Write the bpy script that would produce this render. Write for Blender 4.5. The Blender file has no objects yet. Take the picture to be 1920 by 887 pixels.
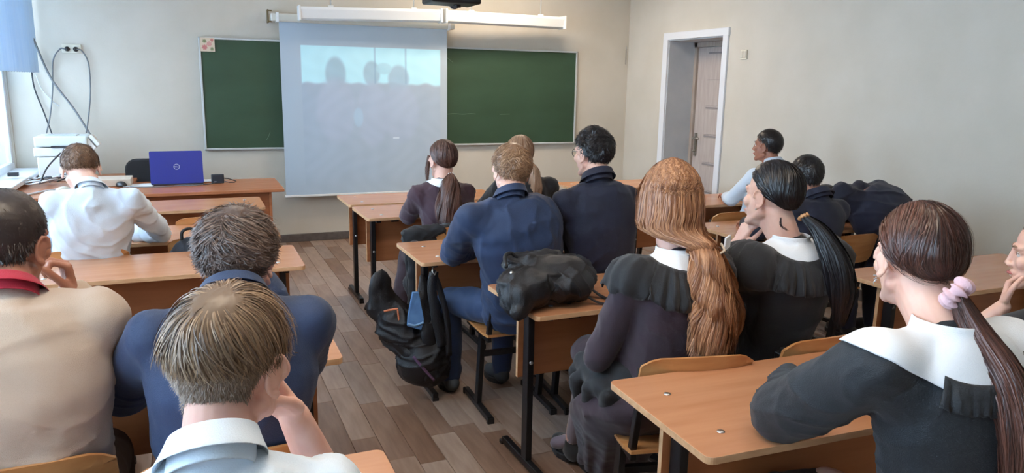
import bpy, bmesh, math, random
import numpy as np
from mathutils import Vector, Matrix
from mathutils.bvhtree import BVHTree
random.seed(7); RNG = np.random.default_rng(7)
SC = bpy.context.scene; COL = SC.collection

# ------------------------------------------------------------------ camera
cam = bpy.data.objects.new('camera', bpy.data.cameras.new('camera')); COL.objects.link(cam)
cam.matrix_world = Matrix(((0.92065257, 0.06253333, -0.38534197, 0.0),
                           (-0.39000625, 0.19068524, -0.90085197, 0.0),
                           (0.01714576, 0.97965745, 0.19994325, 1.6048), (0, 0, 0, 1)))
cam.data.sensor_width = 36; cam.data.lens = 1408.72/1920*36; cam.data.shift_y = 3.14/1920
cam.data.clip_start = 0.05
SC.camera = cam
# ------------------------------------------------------------------ world, light, exposure
W = bpy.data.worlds.new('sky'); SC.world = W; W.use_nodes = True
bg = W.node_tree.nodes['Background']; bg.inputs[0].default_value = (0.43, 0.67, 1.0, 1); bg.inputs[1].default_value = 0.6
def area(name, loc, rot, sx, sy, power, color):
    l = bpy.data.lights.new(name, 'AREA'); l.shape = 'RECTANGLE'; l.size = sx; l.size_y = sy; l.energy = power; l.color = color
    o = bpy.data.objects.new(name, l); COL.objects.link(o); o.location = loc; o.rotation_euler = rot; return o
XL, XR, YF, YB, ZC = -1.42, 4.753, 7.765, -1.3, 3.0
# daylight coming in through the three windows of the left wall
for i, yc in enumerate((6.35, 3.55, 0.75)):
    area('window_daylight', (XL-0.32, yc, 1.95), (0, math.radians(-90), 0), 2.0, 2.3, (104, 94, 92)[i], (0.70, 0.86, 1.0))
# warm fill lights added under the ceiling to even out the room, no fixtures
for x, y, p in ((0.2, 1.5, 15), (0.4, 4.8, 9), (2.0, 1.4, 6), (2.9, 6.5, 27)):
    area('ceiling_fill', (x, y, ZC-0.06), (0, 0, 0), 1.2, 0.5, p, (1.0, 0.84, 0.66))
SC.view_settings.view_transform = 'Standard'; SC.view_settings.look = 'None'
SC.view_settings.exposure = 0.98; SC.view_settings.gamma = 1.0; SC.view_settings.use_curve_mapping = False

# ------------------------------------------------------------------ materials
def lin(c):
    return tuple((v/255/12.92 if v/255 <= 0.04045 else ((v/255+0.055)/1.055)**2.4) for v in c)
MC = {}
def mat(name, rgb, rough=0.6, rgb2=None, scale=8, stretch=(1, 1, 1), bump=0.0, bscale=None, metal=0, sheen=0, attr=None, spec=0.5, detail=4, trans=0, emit=None, contrast=(0.35, 0.65), coat=0):
    if name in MC: return MC[name]
    m = bpy.data.materials.new(name); m.use_nodes = True; MC[name] = m
    nt = m.node_tree; b = nt.nodes['Principled BSDF']; N = nt.nodes.new; L = nt.links.new
    c1 = (*lin(rgb), 1); b.inputs['Base Color'].default_value = c1
    b.inputs['Roughness'].default_value = rough; b.inputs['Metallic'].default_value = metal
    b.inputs['Specular IOR Level'].default_value = spec
    b.inputs['Sheen Weight'].default_value = sheen; b.inputs['Coat Weight'].default_value = coat
    b.inputs['Transmission Weight'].default_value = trans
    tc = N('ShaderNodeTexCoord'); mp = N('ShaderNodeMapping'); mp.inputs['Scale'].default_value = stretch
    L(tc.outputs['Object'], mp.inputs[0])
    if rgb2 is not None:
        r = N('ShaderNodeValToRGB'); r.color_ramp.elements[0].color = c1; r.color_ramp.elements[1].color = (*lin(rgb2), 1)
        r.color_ramp.elements[0].position, r.color_ramp.elements[1].position = contrast
        if attr:
            a = N('ShaderNodeAttribute'); a.attribute_name = attr; L(a.outputs['Fac'], r.inputs[0])
        else:
            n = N('ShaderNodeTexNoise'); n.inputs['Scale'].default_value = scale; n.inputs['Detail'].default_value = detail
            L(mp.outputs[0], n.inputs['Vector']); L(n.outputs['Fac'], r.inputs[0])
        L(r.outputs[0], b.inputs['Base Color'])
    if bump:
        n2 = N('ShaderNodeTexNoise'); n2.inputs['Scale'].default_value = bscale or scale; n2.inputs['Detail'].default_value = detail
        L(mp.outputs[0], n2.inputs['Vector'])
        bp = N('ShaderNodeBump'); bp.inputs['Strength'].default_value = bump; bp.inputs['Distance'].default_value = 0.01
        L(n2.outputs['Fac'], bp.inputs['Height']); L(bp.outputs[0], b.inputs['Normal'])
    if emit:
        b.inputs['Emission Color'].default_value = c1; b.inputs['Emission Strength'].default_value = emit
    return m
M_WALL = mat('painted plaster', (208, 201, 188), 0.7, (202, 195, 181), 2.5, bump=0.06, bscale=60)
M_CEIL = mat('white ceiling', (240, 238, 232), 0.8)
M_TRIM = mat('white trim', (225, 228, 232), 0.35)
M_REV = mat('grey painted reveal', (196, 198, 200), 0.6, (186, 190, 194), 5)
M_DESK = mat('beech laminate', (198, 142, 104), 0.26, (184, 126, 90), 5, (0.6, 5, 5), spec=0.5, contrast=(0.3, 0.75))
M_DESKP = mat('beech panel', (190, 122, 78), 0.42, (170, 104, 62), 5, (0.6, 5, 5), contrast=(0.3, 0.75))
M_EDGE = mat('pale edge band', (216, 172, 130), 0.45, (202, 155, 112), 6, (2, 9, 9))
M_TD = mat('cherry laminate', (188, 122, 84), 0.26, (176, 108, 70), 5, (0.5, 6, 6))
M_PLY = mat('bent plywood', (202, 146, 92), 0.35, (186, 126, 74), 6, (0.7, 6, 6))
M_BLK = mat('black enamel steel', (22, 24, 28), 0.42)
M_STEEL = mat('bolt steel', (190, 190, 188), 0.3, metal=0.9)
M_BASE = mat('dark skirting', (104, 98, 96), 0.5, (90, 84, 82), 20)
M_BOARD = mat('green chalkboard', (46, 72, 50), 0.55, (54, 82, 60), 1.6, (1, 1, 2.5), detail=8, contrast=(0.35, 0.75))
M_ALU = mat('aluminium frame', (200, 204, 204), 0.4, metal=0.25)
M_WHP = mat('white plastic', (232, 234, 232), 0.4)
M_CRP = mat('cream plastic', (220, 214, 196), 0.45)
M_DKP = mat('dark plastic', (26, 27, 30), 0.4)
M_BLUE = mat('blue laptop lid', (30, 42, 138), 0.35)
M_CHALK = mat('chalk marks', (196, 200, 190), 0.9)
M_GLASS = mat('window glass', (235, 245, 255), 0.02, trans=1.0)

# ------------------------------------------------------------------ mesh helpers
def link(o, parent=None):
    COL.objects.link(o)
    if parent is not None: o.parent = parent
    return o
def fastmesh(name, V, Fq):
    """V (n,3), Fq (m,k) with k = 3 or 4"""
    me = bpy.data.meshes.new(name); V = np.asarray(V, np.float32); Fq = np.asarray(Fq, np.int32); m, k = Fq.shape
    me.vertices.add(len(V)); me.vertices.foreach_set('co', V.ravel())
    me.loops.add(m*k); me.loops.foreach_set('vertex_index', Fq.ravel())
    me.polygons.add(m); me.polygons.foreach_set('loop_start', np.arange(0, m*k, k, dtype=np.int32))
    me.update(calc_edges=True); me.validate()
    return me
class MB:
    def __init__(s): s.v = []; s.f = []; s.sm = []
    def add(s, V, F, smooth=False):
        o = len(s.v); s.v += [tuple(map(float, p)) for p in V]; s.f += [tuple(i+o for i in f) for f in F]; s.sm += [smooth]*len(F); return s
    def box(s, c, d, R=None, smooth=False):
        x, y, z = [q/2 for q in d]
        P = [Vector(p) for p in ((-x,-y,-z),(x,-y,-z),(x,y,-z),(-x,y,-z),(-x,-y,z),(x,-y,z),(x,y,z),(-x,y,z))]
        if R is not None: P = [R @ p for p in P]
        return s.add([p+Vector(c) for p in P], [(0,3,2,1),(4,5,6,7),(0,1,5,4),(1,2,6,5),(2,3,7,6),(3,0,4,7)])
    def bar(s, a, b, w, h=None):
        a, b = Vector(a), Vector(b); d = b-a; L = d.length; h = h or w
        q = d.to_track_quat('Z', 'Y').to_matrix()
        return s.box((a+b)/2, (w, h, L), q)
    def prism(s, pts, z0, z1):
        n = len(pts); V = [(x, y, z0) for x, y in pts]+[(x, y, z1) for x, y in pts]
        F = [tuple(range(n-1, -1, -1)), tuple(range(n, 2*n))]+[(i, (i+1) % n, n+(i+1) % n, n+i) for i in range(n)]
        return s.add(V, F)
    def tube(s, pts, r, n=8, closed_ends=True):
        pts = [Vector(p) for p in pts]; k = len(pts); V = []; F = []
        up = Vector((0, 0, 1)); prev = None
        for i, p in enumerate(pts):
            t = (pts[min(i+1, k-1)]-pts[max(i-1, 0)]).normalized()
            if prev is None:
                prev = t.orthogonal().normalized()
            u = (prev-t*prev.dot(t)).normalized(); prev = u; w = t.cross(u)
            rr = r[i] if hasattr(r, '__len__') else r
            V += [p+(u*math.cos(a)+w*math.sin(a))*rr for a in [2*math.pi*j/n for j in range(n)]]
        for i in range(k-1):
            F += [(i*n+j, i*n+(j+1) % n, (i+1)*n+(j+1) % n, (i+1)*n+j) for j in range(n)]
        if closed_ends: F += [tuple(range(n-1, -1, -1)), tuple((k-1)*n+j for j in range(n))]
        return s.add(V, F, True)
    def cyl(s, a, b, r, n=16, r2=None):
        return s.tube([a, b], [r, r2 if r2 is not None else r], n)
    def build(s, name, m, parent=None, bevel=0, smooth=None):
        me = bpy.data.meshes.new(name); me.from_pydata(s.v, [], s.f); me.update()
        me.polygons.foreach_set('use_smooth', [bool(x) if smooth is None else smooth for x in s.sm])
        me.materials.append(m); o = link(bpy.data.objects.new(name, me), parent)
        if bevel:
            b = o.modifiers.new('bevel', 'BEVEL'); b.width = bevel; b.segments = 2; b.limit_method = 'ANGLE'
        return o
def empty(name, loc=(0, 0, 0), rz=0):
    o = bpy.data.objects.new(name, None); o.location = loc; o.rotation_euler = (0, 0, rz); o.empty_display_size = 0.1; return link(o)
def tag(o, label=None, cat=None, group=None, kind=None):
    if label: o['label'] = label
    if cat: o['category'] = cat
    if group: o['group'] = group
    if kind: o['kind'] = kind
    return o
def copy_tree(o, parent=None):
    c = o.copy(); COL.objects.link(c); c.parent = parent
    for ch in [q for q in KIDS(o)]: copy_tree(ch, c)
    return c
def KIDS(o): return [q for q in bpy.data.objects if q.parent == o]
def rrect(x0, y0, x1, y1, r, n=5):
    P = []
    for cx, cy, a0 in ((x1-r, y1-r, 0), (x0+r, y1-r, 90), (x0+r, y0+r, 180), (x1-r, y0+r, 270)):
        for i in range(n+1):
            a = math.radians(a0+90*i/n); P.append((cx+r*math.cos(a), cy+r*math.sin(a)))
    return P
def struct(mb, name, m, parent=None, **k):
    o = mb.build(name, m, parent, **k)
    if parent is None: o['kind'] = 'structure'
    return o

# ------------------------------------------------------------------ room shell
T = 0.3
f = MB().box(((XL+XR)/2, (YF+YB)/2, -0.06), (XR-XL+2*T, YF-YB+2*T, 0.1)); FLOOR = struct(f, 'floor', mat('floor underlay', (70, 58, 52), 0.8))
struct(MB().box(((XL+XR)/2, (YF+YB)/2, ZC+0.05), (XR-XL+2*T, YF-YB+2*T, 0.1)), 'ceiling', M_CEIL)
struct(MB().box(((XL+XR)/2, YF+T/2, ZC/2), (XR-XL+2*T, T, ZC)), 'wall_front', M_WALL)
struct(MB().box(((XL+XR)/2, YB-T/2, ZC/2), (XR-XL+2*T, T, ZC)), 'wall_back', M_WALL)
# right wall with the doorway
DY0, DY1, DZ = 6.03, 6.95, 2.10; TW = 0.42
wr = MB()
wr.box((XR+TW/2, (YB+DY0)/2, ZC/2), (TW, DY0-YB, ZC)); wr.box((XR+TW/2, (DY1+YF)/2, ZC/2), (TW, YF-DY1, ZC)); wr.box((XR+TW/2, (DY0+DY1)/2, (DZ+ZC)/2), (TW, DY1-DY0, ZC-DZ))
struct(wr, 'wall_right', M_WALL)
# doorway: trim, reveal lining and door leaf
dr = empty('door_1', (XR, (DY0+DY1)/2, 0)); tag(dr, kind='structure')
def dl(x, y, z): return (x-XR, y-(DY0+DY1)/2, z)
tr = MB(); tr.box(dl(XR-0.01, DY1+0.04, 1.07), (0.024, 0.085, 2.14)); tr.box(dl(XR-0.01, DY0-0.03, 1.07), (0.024, 0.075, 2.14)); tr.box(dl(XR-0.01, (DY0+DY1)/2, DZ+0.036), (0.026, DY1-DY0+0.15, 0.075))
tr.build('door_trim', M_TRIM, dr, bevel=0.004)
rv = MB(); rv.box(dl(XR+TW/2, DY1-0.006, DZ/2), (TW, 0.012, DZ)); rv.box(dl(XR+TW/2, DY0+0.006, DZ/2), (TW, 0.012, DZ)); rv.box(dl(XR+TW/2, (DY0+DY1)/2, DZ-0.006), (TW, DY1-DY0, 0.012))
rv.build('door_reveal', M_REV, dr)
XD = XR+0.36
M_LEAF = mat('door leaf oak foil', (196, 184, 176), 0.5, (184, 170, 162), 6, (6, 6, 0.8))
M_LEAFD = mat('door frame foil', (176, 164, 152), 0.5, (164, 150, 138), 6, (6, 6, 0.8))
fr = MB(); fr.box(dl(XD, DY1-0.03, 1.04), (0.07, 0.05, 2.08)); fr.box(dl(XD, DY0+0.03, 1.04), (0.07, 0.05, 2.08)); fr.box(dl(XD, (DY0+DY1)/2, 2.06), (0.07, DY1-DY0, 0.05)); fr.build('door_frame', M_LEAFD, dr)
lf = MB(); lf.box(dl(XD+0.01, (DY0+DY1)/2, 1.02), (0.035, 0.81, 2.02)); leaf = lf.build('door_leaf', M_LEAF, dr, bevel=0.003)
for z in (0.2, 0.5, 0.8, 1.1, 1.4, 1.7, 1.97):
    pb = MB().box(dl(XD-0.012, (DY0+DY1)/2-0.06, z-0.145), (0.012, 0.56, 0.265)); pb.build('door_panel', M_LEAF, leaf, bevel=0.003)
    MB().box(dl(XD-0.012, (DY0+DY1)/2-0.06, z), (0.008, 0.56, 0.016)).build('glass_strip', mat('frosted strip', (150, 142, 140), 0.2), leaf)
hm = MB(); hy = DY1-0.11
hm.box(dl(XD-0.02, hy, 1.0), (0.012, 0.035, 0.25)); hm.tube([dl(XD-0.02, hy, 1.07), dl(XD-0.06, hy, 1.07), dl(XD-0.065, hy-0.02, 1.07), dl(XD-0.065, hy-0.11, 1.07)], 0.009); hm.cyl(dl(XD-0.02, hy, 0.93), dl(XD-0.05, hy, 0.93), 0.013)
hm.build('door_handle', mat('brushed nickel', (150, 145, 135), 0.3, metal=0.8), leaf)
MB().box((XR+TW+0.5, 6.5, 1.2), (0.1, 3, 2.6)).build('wall_corridor', M_WALL)['kind'] = 'structure'
# left wall with three windows
wl = MB(); WZ0, WZ1 = 0.80, 2.75
edges = [YB]; WIN = [(-0.45, 1.95), (2.35, 4.75), (5.15, 7.735)]
prev = YB
for a, b in WIN:
    wl.box((XL-0.125, (prev+a)/2, ZC/2), (0.25, a-prev, ZC)); wl.box((XL-0.125, (a+b)/2, WZ0/2), (0.25, b-a, WZ0)); wl.box((XL-0.125, (a+b)/2, (WZ1+ZC)/2), (0.25, b-a, ZC-WZ1)); prev = b
wl.box((XL-0.125, (prev+YF)/2, ZC/2), (0.25, YF-prev, ZC))
struct(wl, 'wall_left', M_WALL)
for i, (a, b) in enumerate(WIN):
    w = empty('window_%d' % (i+1), (XL-0.04, (a+b)/2, WZ0)); tag(w, kind='structure'); L = b-a; Hh = WZ1-WZ0
    fm = MB()
    for yy in (-L/2+0.035, -L/6, L/6, L/2-0.035): fm.box((0, yy, Hh/2), (0.05, 0.07, Hh))
    for zz in (0.035, Hh-0.035): fm.box((0, 0, zz), (0.06, L, 0.07))
    fm.build('window_frame', M_TRIM, w, bevel=0.004)
    for yy in (-L/3, 0, L/3): MB().box((0, yy, Hh/2), (0.012, L/3-0.06, Hh-0.12)).build('window_pane', M_GLASS, w)
    sill = MB().box((0.10, 0, -0.0), (0.30, L+0.1 if i < 2 else L, 0.035)); sill.build('window_sill', M_TRIM, w, bevel=0.006)
# skirting
struct(MB().box(((XL+XR)/2, YF-0.012, 0.04), (XR-XL, 0.024, 0.08)), 'baseboard_front', M_BASE, bevel=0.004)
struct(MB().box((XR-0.012, (YB+DY0-0.07)/2, 0.04), (0.024, DY0-0.07-YB, 0.08)), 'baseboard_right', M_BASE)
struct(MB().box((XL+0.012, (YB+YF)/2, 0.04), (0.024, YF-YB, 0.08)), 'baseboard_left', M_BASE)

# floor planks: individual boards near the camera, the rest joined
PW, PL = 0.118, 0.62
pm = []
for i, (c1, c2) in enumerate((((150, 122, 104), (122, 95, 78)), ((168, 142, 124), (140, 114, 97)), ((160, 140, 128), (132, 112, 100)), ((142, 112, 92), (112, 84, 66)), ((176, 154, 138), (150, 126, 110)))):
    pm.append(mat('floor plank %d' % i, c1, 0.33, c2, 4.0, (7, 1.0, 1), detail=8, contrast=(0.3, 0.7)))
pmesh = []
for m in pm:
    me = bpy.data.meshes.new('plank'); b = 0.0012; x, y, z = PW/2-0.0008, PL/2-0.0008, 0.01
    V = [(-x,-y,-z),(x,-y,-z),(x,y,-z),(-x,y,-z),(-x,-y,-b),(x,-y,-b),(x,y,-b),(-x,y,-b),(-x+b,-y+b,0),(x-b,-y+b,0),(x-b,y-b,0),(-x+b,y-b,0)]
    F = [(0,3,2,1),(8,9,10,11)]+[(i, (i+1)%4, 4+(i+1)%4, 4+i) for i in range(4)]+[(4+i, 4+(i+1)%4, 8+(i+1)%4, 8+i) for i in range(4)]
    me.from_pydata(V, [], F); me.materials.append(m); pmesh.append(me)
cells = []
nx = int((XR-XL)/PW)+1
for i in range(nx):
    x = XL+PW/2+i*PW; y0 = YB-random.random()*PL
    j = 0
    while y0+j*PL < YF+PL:
        y = y0+(j+0.5)*PL; j += 1
        if y-PL/2 > YF or x > XR+PW/2: continue
        cells.append((x, y, random.randrange(5)))
def vis(c):
    x, y, _ = c
    if y < 0.9: return 99
    k = abs(x/y-0.30); a = 0.2*((x-0.75)**2)+abs(y-3.2)*0.12
    return a
cells.sort(key=vis)
for k, (x, y, mi) in enumerate(cells[:300]):
    o = link(bpy.data.objects.new('plank', pmesh[mi]), FLOOR); o.location = (x, y, 0)
rest = cells[300:]
for mi in range(5):
    sub = [c for c in rest if c[2] == mi]
    V = np.array([v.co[:] for v in pmesh[mi].vertices]); Fs = np.array([p.vertices[:] for p in pmesh[mi].polygons])
    VV = np.concatenate([V+np.array([x, y, 0]) for x, y, _ in sub]); FF = np.concatenate([Fs+k*len(V) for k in range(len(sub))])
    me = fastmesh('planks', VV, FF); me.materials.append(pm[mi]); o = link(bpy.data.objects.new('planks', me), FLOOR); o['kind'] = 'stuff'

# ------------------------------------------------------------------ chalkboard, screen, lights on the front wall
def board(x0, x1, z0, z1, label):
    b = empty('chalkboard', ((x0+x1)/2, YF-0.02, z0)); tag(b, label, 'chalkboard', None)
    w, h = x1-x0, z1-z0
    MB().box((0, 0, h/2), (w, 0.02, h)).build('writing_surface', M_BOARD, b)
    fm = MB(); t = 0.018
    for zz in (t/2, h-t/2): fm.box((0, -0.008, zz), (w, 0.03, t))
    for xx in (-w/2+t/2, w/2-t/2): fm.box((xx, -0.008, h/2), (t, 0.03, h))
    fm.build('board_frame', M_ALU, b, bevel=0.003)
    return b
bl = board(0.118, 1.2, 0.945, 1.99, 'dark green chalkboard panel left of the projection screen with a flowery sticker')
br = board(2.2, 4.07, 0.955, 1.985, 'wide dark green chalkboard panel right of the projection screen')
def ribbon(mb, pts, w, normal=(0, -1, 0)):
    n = Vector(normal); V = []; P = [Vector(p) for p in pts]
    for i, p in enumerate(P):
        t = (P[min(i+1, len(P)-1)]-P[max(0, i-1)]).normalized(); s_ = t.cross(n).normalized()*w/2
        V += [p-s_, p+s_]
    mb.add(V, [(2*i, 2*i+1, 2*i+3, 2*i+2) for i in range(len(P)-1)])
sw = MB(); faint = mat('faint chalk', (104, 126, 108), 0.9)
ribbon(sw, [(-0.76+0.03*i, -0.013, 0.335+0.003*math.sin(i)) for i in range(17)], 0.005)
sw.build('chalk_line', faint, br); sw = MB()
ribbon(sw, [(-0.66+0.02*i, -0.013, 0.955-0.014*i) for i in range(7)], 0.004)
sw.build('chalk_line', faint, br); sw = MB()
ribbon(sw, [(0.0+0.03*i, -0.013, 0.33+0.001*i) for i in range(5)], 0.004)
sw.build('chalk_line', mat('faint chalk', (104, 126, 108), 0.9), br)
sw = MB(); ribbon(sw, [(0.02+0.01*i, -0.013, 0.09+0.012*i+0.002*i*i) for i in range(5)], 0.004); sw.build('chalk_line', MC['faint chalk'], bl)
# colour-grid helper: a flat picture whose colours sit in a vertex attribute
def printed(name, nx, nz, w, h, fn, parent, rough=0.6, loc=(0, 0, 0), axis='y', emit=0):
    xs = np.linspace(0, 1, nx); zs = np.linspace(0, 1, nz); X, Z = np.meshgrid(xs, zs)
    V = np.stack([(X-0.5)*w, np.zeros_like(X), Z*h], -1).reshape(-1, 3)
    I = np.arange(nx*nz).reshape(nz, nx); F = np.stack([I[:-1, :-1], I[:-1, 1:], I[1:, 1:], I[1:, :-1]], -1).reshape(-1, 4)
    me = fastmesh(name, V, F); C = fn(X, Z).reshape(-1, 3)/255; C = np.where(C <= 0.04045, C/12.92, ((C+0.055)/1.055)**2.4)
    ca = me.color_attributes.new('col', 'FLOAT_COLOR', 'POINT'); ca.data.foreach_set('color', np.concatenate([C, np.ones((len(C), 1))], 1).astype(np.float32).ravel())
    m = bpy.data.materials.new(name+' print'); m.use_nodes = True; a = m.node_tree.nodes.new('ShaderNodeAttribute'); a.attribute_name = 'col'
    b = m.node_tree.nodes['Principled BSDF']; b.inputs['Roughness'].default_value = rough; m.node_tree.links.new(a.outputs['Color'], b.inputs['Base Color'])
    if emit: m.node_tree.links.new(a.outputs['Color'], b.inputs['Emission Color']); b.inputs['Emission Strength'].default_value = emit
    me.materials.append(m); o = link(bpy.data.objects.new(name, me), parent); o.location = loc; return o
def ss(a, b, x): t = np.clip((x-a)/(b-a), 0, 1); return t*t*(3-2*t)
def flowers(X, Z):
    C = np.zeros(X.shape+(3,))+np.array([214, 196, 172])
    for cx, cz, r, col in ((0.3, 0.3, 0.2, (196, 120, 116)), (0.62, 0.55, 0.2, (206, 150, 140)), (0.3, 0.75, 0.14, (120, 130, 90)), (0.8, 0.2, 0.13, (126, 134, 96)), (0.82, 0.84, 0.12, (190, 110, 104))):
        d = np.hypot(X-cx, Z-cz)+0.03*np.sin(7*np.arctan2(Z-cz, X-cx)); w = 1-ss(r*0.8, r, d); C = C*(1-w[..., None])+np.array(col)*w[..., None]
    return C
st = printed('flower_sticker', 24, 24, 0.125, 0.125, flowers, None, loc=(0.197, YF-0.045, 1.86)); tag(st, 'small flowery paper sticker at top left corner of chalkboard', 'sticker')
# projection screen
SX0, SX1, SY = 0.835, 2.505, YF-0.11
scr = empty('projection_screen', ((SX0+SX1)/2, SY, 0.49)); tag(scr, 'pulled-down white projection screen with a faint pale blue picture', 'screen')
def pic(X, Z):
    C = np.zeros(X.shape+(3,))+np.array([166, 184, 200]); C = C+(X[..., None]*np.array([6, 0, -8]))
    x0, x1 = 0.115, 0.955
    def mixc(C, w, col): return C*(1-w[..., None])+np.array(col)*w[..., None]
    xin = ss(x0-0.003, x0+0.003, X)*(1-ss(x1-0.003, x1+0.003, X)); topz = 0.872; lowz = 0.655
    t = (X-x0)/(x1-x0)
    hz = lowz+0.005*np.sin(t*23)+0.004*np.sin(t*51)+0.02*np.clip(0.35-abs(t-0.62), 0, 1)
    sky = xin*(1-ss(topz-0.003, topz+0.003, Z))*ss(hz-0.012, hz+0.012, Z); C = mixc(C, sky, (186, 232, 244))
    low = xin*(1-ss(hz-0.01, hz+0.01, Z))*ss(0.03, 0.1, Z)*(0.35+0.65*ss(0, 0.6, Z)); C = mixc(C, low*0.4, (158, 176, 198))
    for cx, cz, rx, rz, col in ((0.31, 0.715, 0.062, 0.10, (156, 182, 198)), (0.525, 0.72, 0.052, 0.075, (158, 184, 200)), (0.69, 0.69, 0.068, 0.085, (160, 184, 202)), (0.60, 0.75, 0.05, 0.035, (172, 212, 226)),
                            (0.31, 0.50, 0.12, 0.2, (172, 186, 204)), (0.53, 0.48, 0.10, 0.2, (172, 186, 204)), (0.70, 0.48, 0.12, 0.18, (170, 184, 202)), (0.44, 0.46, 0.03, 0.06, (170, 196, 214))):
        d = np.sqrt(((X-cx)/rx)**2+((Z-cz)/rz)**2); C = mixc(C, (1-ss(0.8, 1.12, d))*0.8, col)
    for xl in (0.545, 0.735):
        C = mixc(C, (1-ss(0.002, 0.005, abs(X-xl)))*(Z < topz)*(Z > 0.66)*0.6, (140, 170, 196))
    C = mixc(C, (1-ss(0.003, 0.006, abs(Z-0.335)))*(abs(X-0.67) < 0.02)*0.8, (215, 225, 232))
    n = 3*np.sin(X*40+3*np.sin(Z*17))*np.sin(Z*33+2*np.sin(X*13)); C = C+n[..., None]*xin[..., None]*(Z < topz)[..., None]*0.8
    return C
o = printed('screen_fabric', 180, 200, SX1-SX0, 1.67, pic, scr, loc=(0, 0, 0.0), emit=0.06)  # projector light put into the fabric colour, plus a weak glow
MB().box((0, 0.004, -0.008), (SX1-SX0+0.02, 0.02, 0.022)).build('weight_bar', M_WHP, scr, bevel=0.004)
cs = MB(); cs.box((0.0, 0.0, 1.70), (SX1-SX0+0.15, 0.075, 0.075)); cs.build('screen_case', mat('screen case cream', (214, 212, 200), 0.4), scr, bevel=0.012)
for s_ in (-1, 1): MB().box((s_*0.85, 0.0, 1.70), (0.03, 0.085, 0.09)).build('end_cap', M_WHP, scr, bevel=0.006)
hk = MB(); hk.box((-0.93, 0.04, 1.71), (0.012, 0.10, 0.12)); hk.box((-0.915, -0.005, 1.76), (0.04, 0.012, 0.012)); hk.box((-0.915, -0.005, 1.66), (0.04, 0.012, 0.012)); hk.build('wall_hook', mat('old brass', (110, 96, 66), 0.5, metal=0.5), scr)
# board lamps hanging on rods
def boardlamp(a, b, label):
    a, b = Vector(a), Vector(b); root = empty('board_lamp', (a+b)/2); tag(root, label, 'lamp', None); a2, b2 = a-(a+b)/2, b-(a+b)/2
    d = (b2-a2).normalized(); R = Matrix((d, Vector((0, 0, 1)).cross(d).normalized(), d.cross(Vector((0, 0, 1)).cross(d)).normalized())).transposed()
    L = (b2-a2).length
    prof = [(-0.07, 0.055), (-0.075, 0.03), (-0.055, -0.05), (-0.03, -0.062), (0.05, -0.062), (0.06, 0.03), (0.055, 0.055)]
    V = []; n = len(prof)
    for x in (-L/2, L/2): V += [R @ Vector((x, y, z)) for y, z in prof]
    MB().add(V, [tuple(range(n)), tuple(range(2*n-1, n-1, -1))]+[(i, n+i, n+(i+1) % n, (i+1) % n) for i in range(n)]).build('lamp_housing', M_WHP, root, bevel=0.004)
    for s_ in (-1, 1): MB().box(R @ Vector((s_*(L/2-0.01), -0.005, 0)), (0.022, 0.145, 0.135), R).build('end_cap', M_WHP, root, bevel=0.006)
    for q in (-0.28, 0.3):
        p = R @ Vector((q*L, 0, 0.05)); MB().cyl(p, (p.x, p.y, ZC-root.location.z), 0.007, 8).build('hanging_rod', M_ALU, root)
        MB().box(p+Vector((0, 0, 0.012)), (0.05, 0.03, 0.025), R).build('rod_bracket', M_WHP, root)
boardlamp((0.99, 7.465, 2.225), (2.36, 7.40, 2.262), 'long white board lamp hanging left over the projection screen')
boardlamp((2.385, 7.40, 2.262), (3.74, 7.46, 2.262), 'long white board lamp hanging right over the chalkboard')
# projector on the ceiling
pj = empty('projector', (2.0, 6.0, 2.28)); tag(pj, 'black projector hanging from the ceiling above the screen', 'projector')
MB().box((0, 0, 0), (0.41, 0.3, 0.10)).build('projector_body', M_DKP, pj, bevel=0.015)
MB().cyl((0.08, 0.14, -0.03), (0.08, 0.18, -0.03), 0.04, 20).build('lens', mat('lens glass', (40, 44, 60), 0.05), pj)
MB().cyl((0.05, 0, -0.07), (0.05, 0, -0.045), 0.03, 16).build('foot', M_DKP, pj)
MB().cyl((0, 0, 0.04), (0, 0, 0.72), 0.02, 12).build('mounting_pole', M_WHP, pj)
kp = MB()
for i in range(7):
    for j in range(2): kp.box((-0.03+i*0.028, -0.151, -0.014+j*0.025), (0.012, 0.004, 0.006))
kp.build('button', mat('pale print', (150, 154, 160), 0.5), pj)

# sockets, switch, cables
sk = empty('wall_socket', (-0.912, YF-0.012, 1.85)); tag(sk, 'cream double wall socket with two black plugs', 'socket')
MB().box((0, 0, 0), (0.15, 0.02, 0.075)).build('socket_plate', M_CRP, sk, bevel=0.005)
for x in (-0.033, 0.033): MB().tube([(x, -0.01, -0.005), (x, -0.03, -0.005), (x*1.2, -0.04, -0.005)], [0.022, 0.02, 0.014], 12).build('plug', M_DKP, sk)
sw_ = empty('light_switch', (XR-0.008, 5.73, 1.885)); tag(sw_, 'small cream light switch on the right wall beside the doorway', 'switch')
MB().box((0, 0, 0.03), (0.016, 0.085, 0.085)).build('switch_plate', M_CRP, sw_, bevel=0.004)
for yy in (-0.02, 0.02): MB().box((-0.01, yy, 0.03), (0.008, 0.034, 0.06)).build('rocker', mat('rocker', (206, 200, 184), 0.4), sw_, bevel=0.002)
cr = empty('wall_conduit', (XR-0.02, YF-0.035, 1.86)); tag(cr, 'short grey spring hanging in the far right corner of the room', 'spring')
pts = [(-0.03+0.008*math.cos(i*0.9), 0.008*math.sin(i*0.9), 0.17*i/70) for i in range(71)]
MB().tube(pts, 0.0025, 5).build('coil', mat('grey wire', (150, 146, 138), 0.4, metal=0.4), cr); MB().cyl((-0.03, 0, 0.17), (-0.03, 0, 0.2), 0.004).build('hook', M_STEEL, cr)
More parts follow.
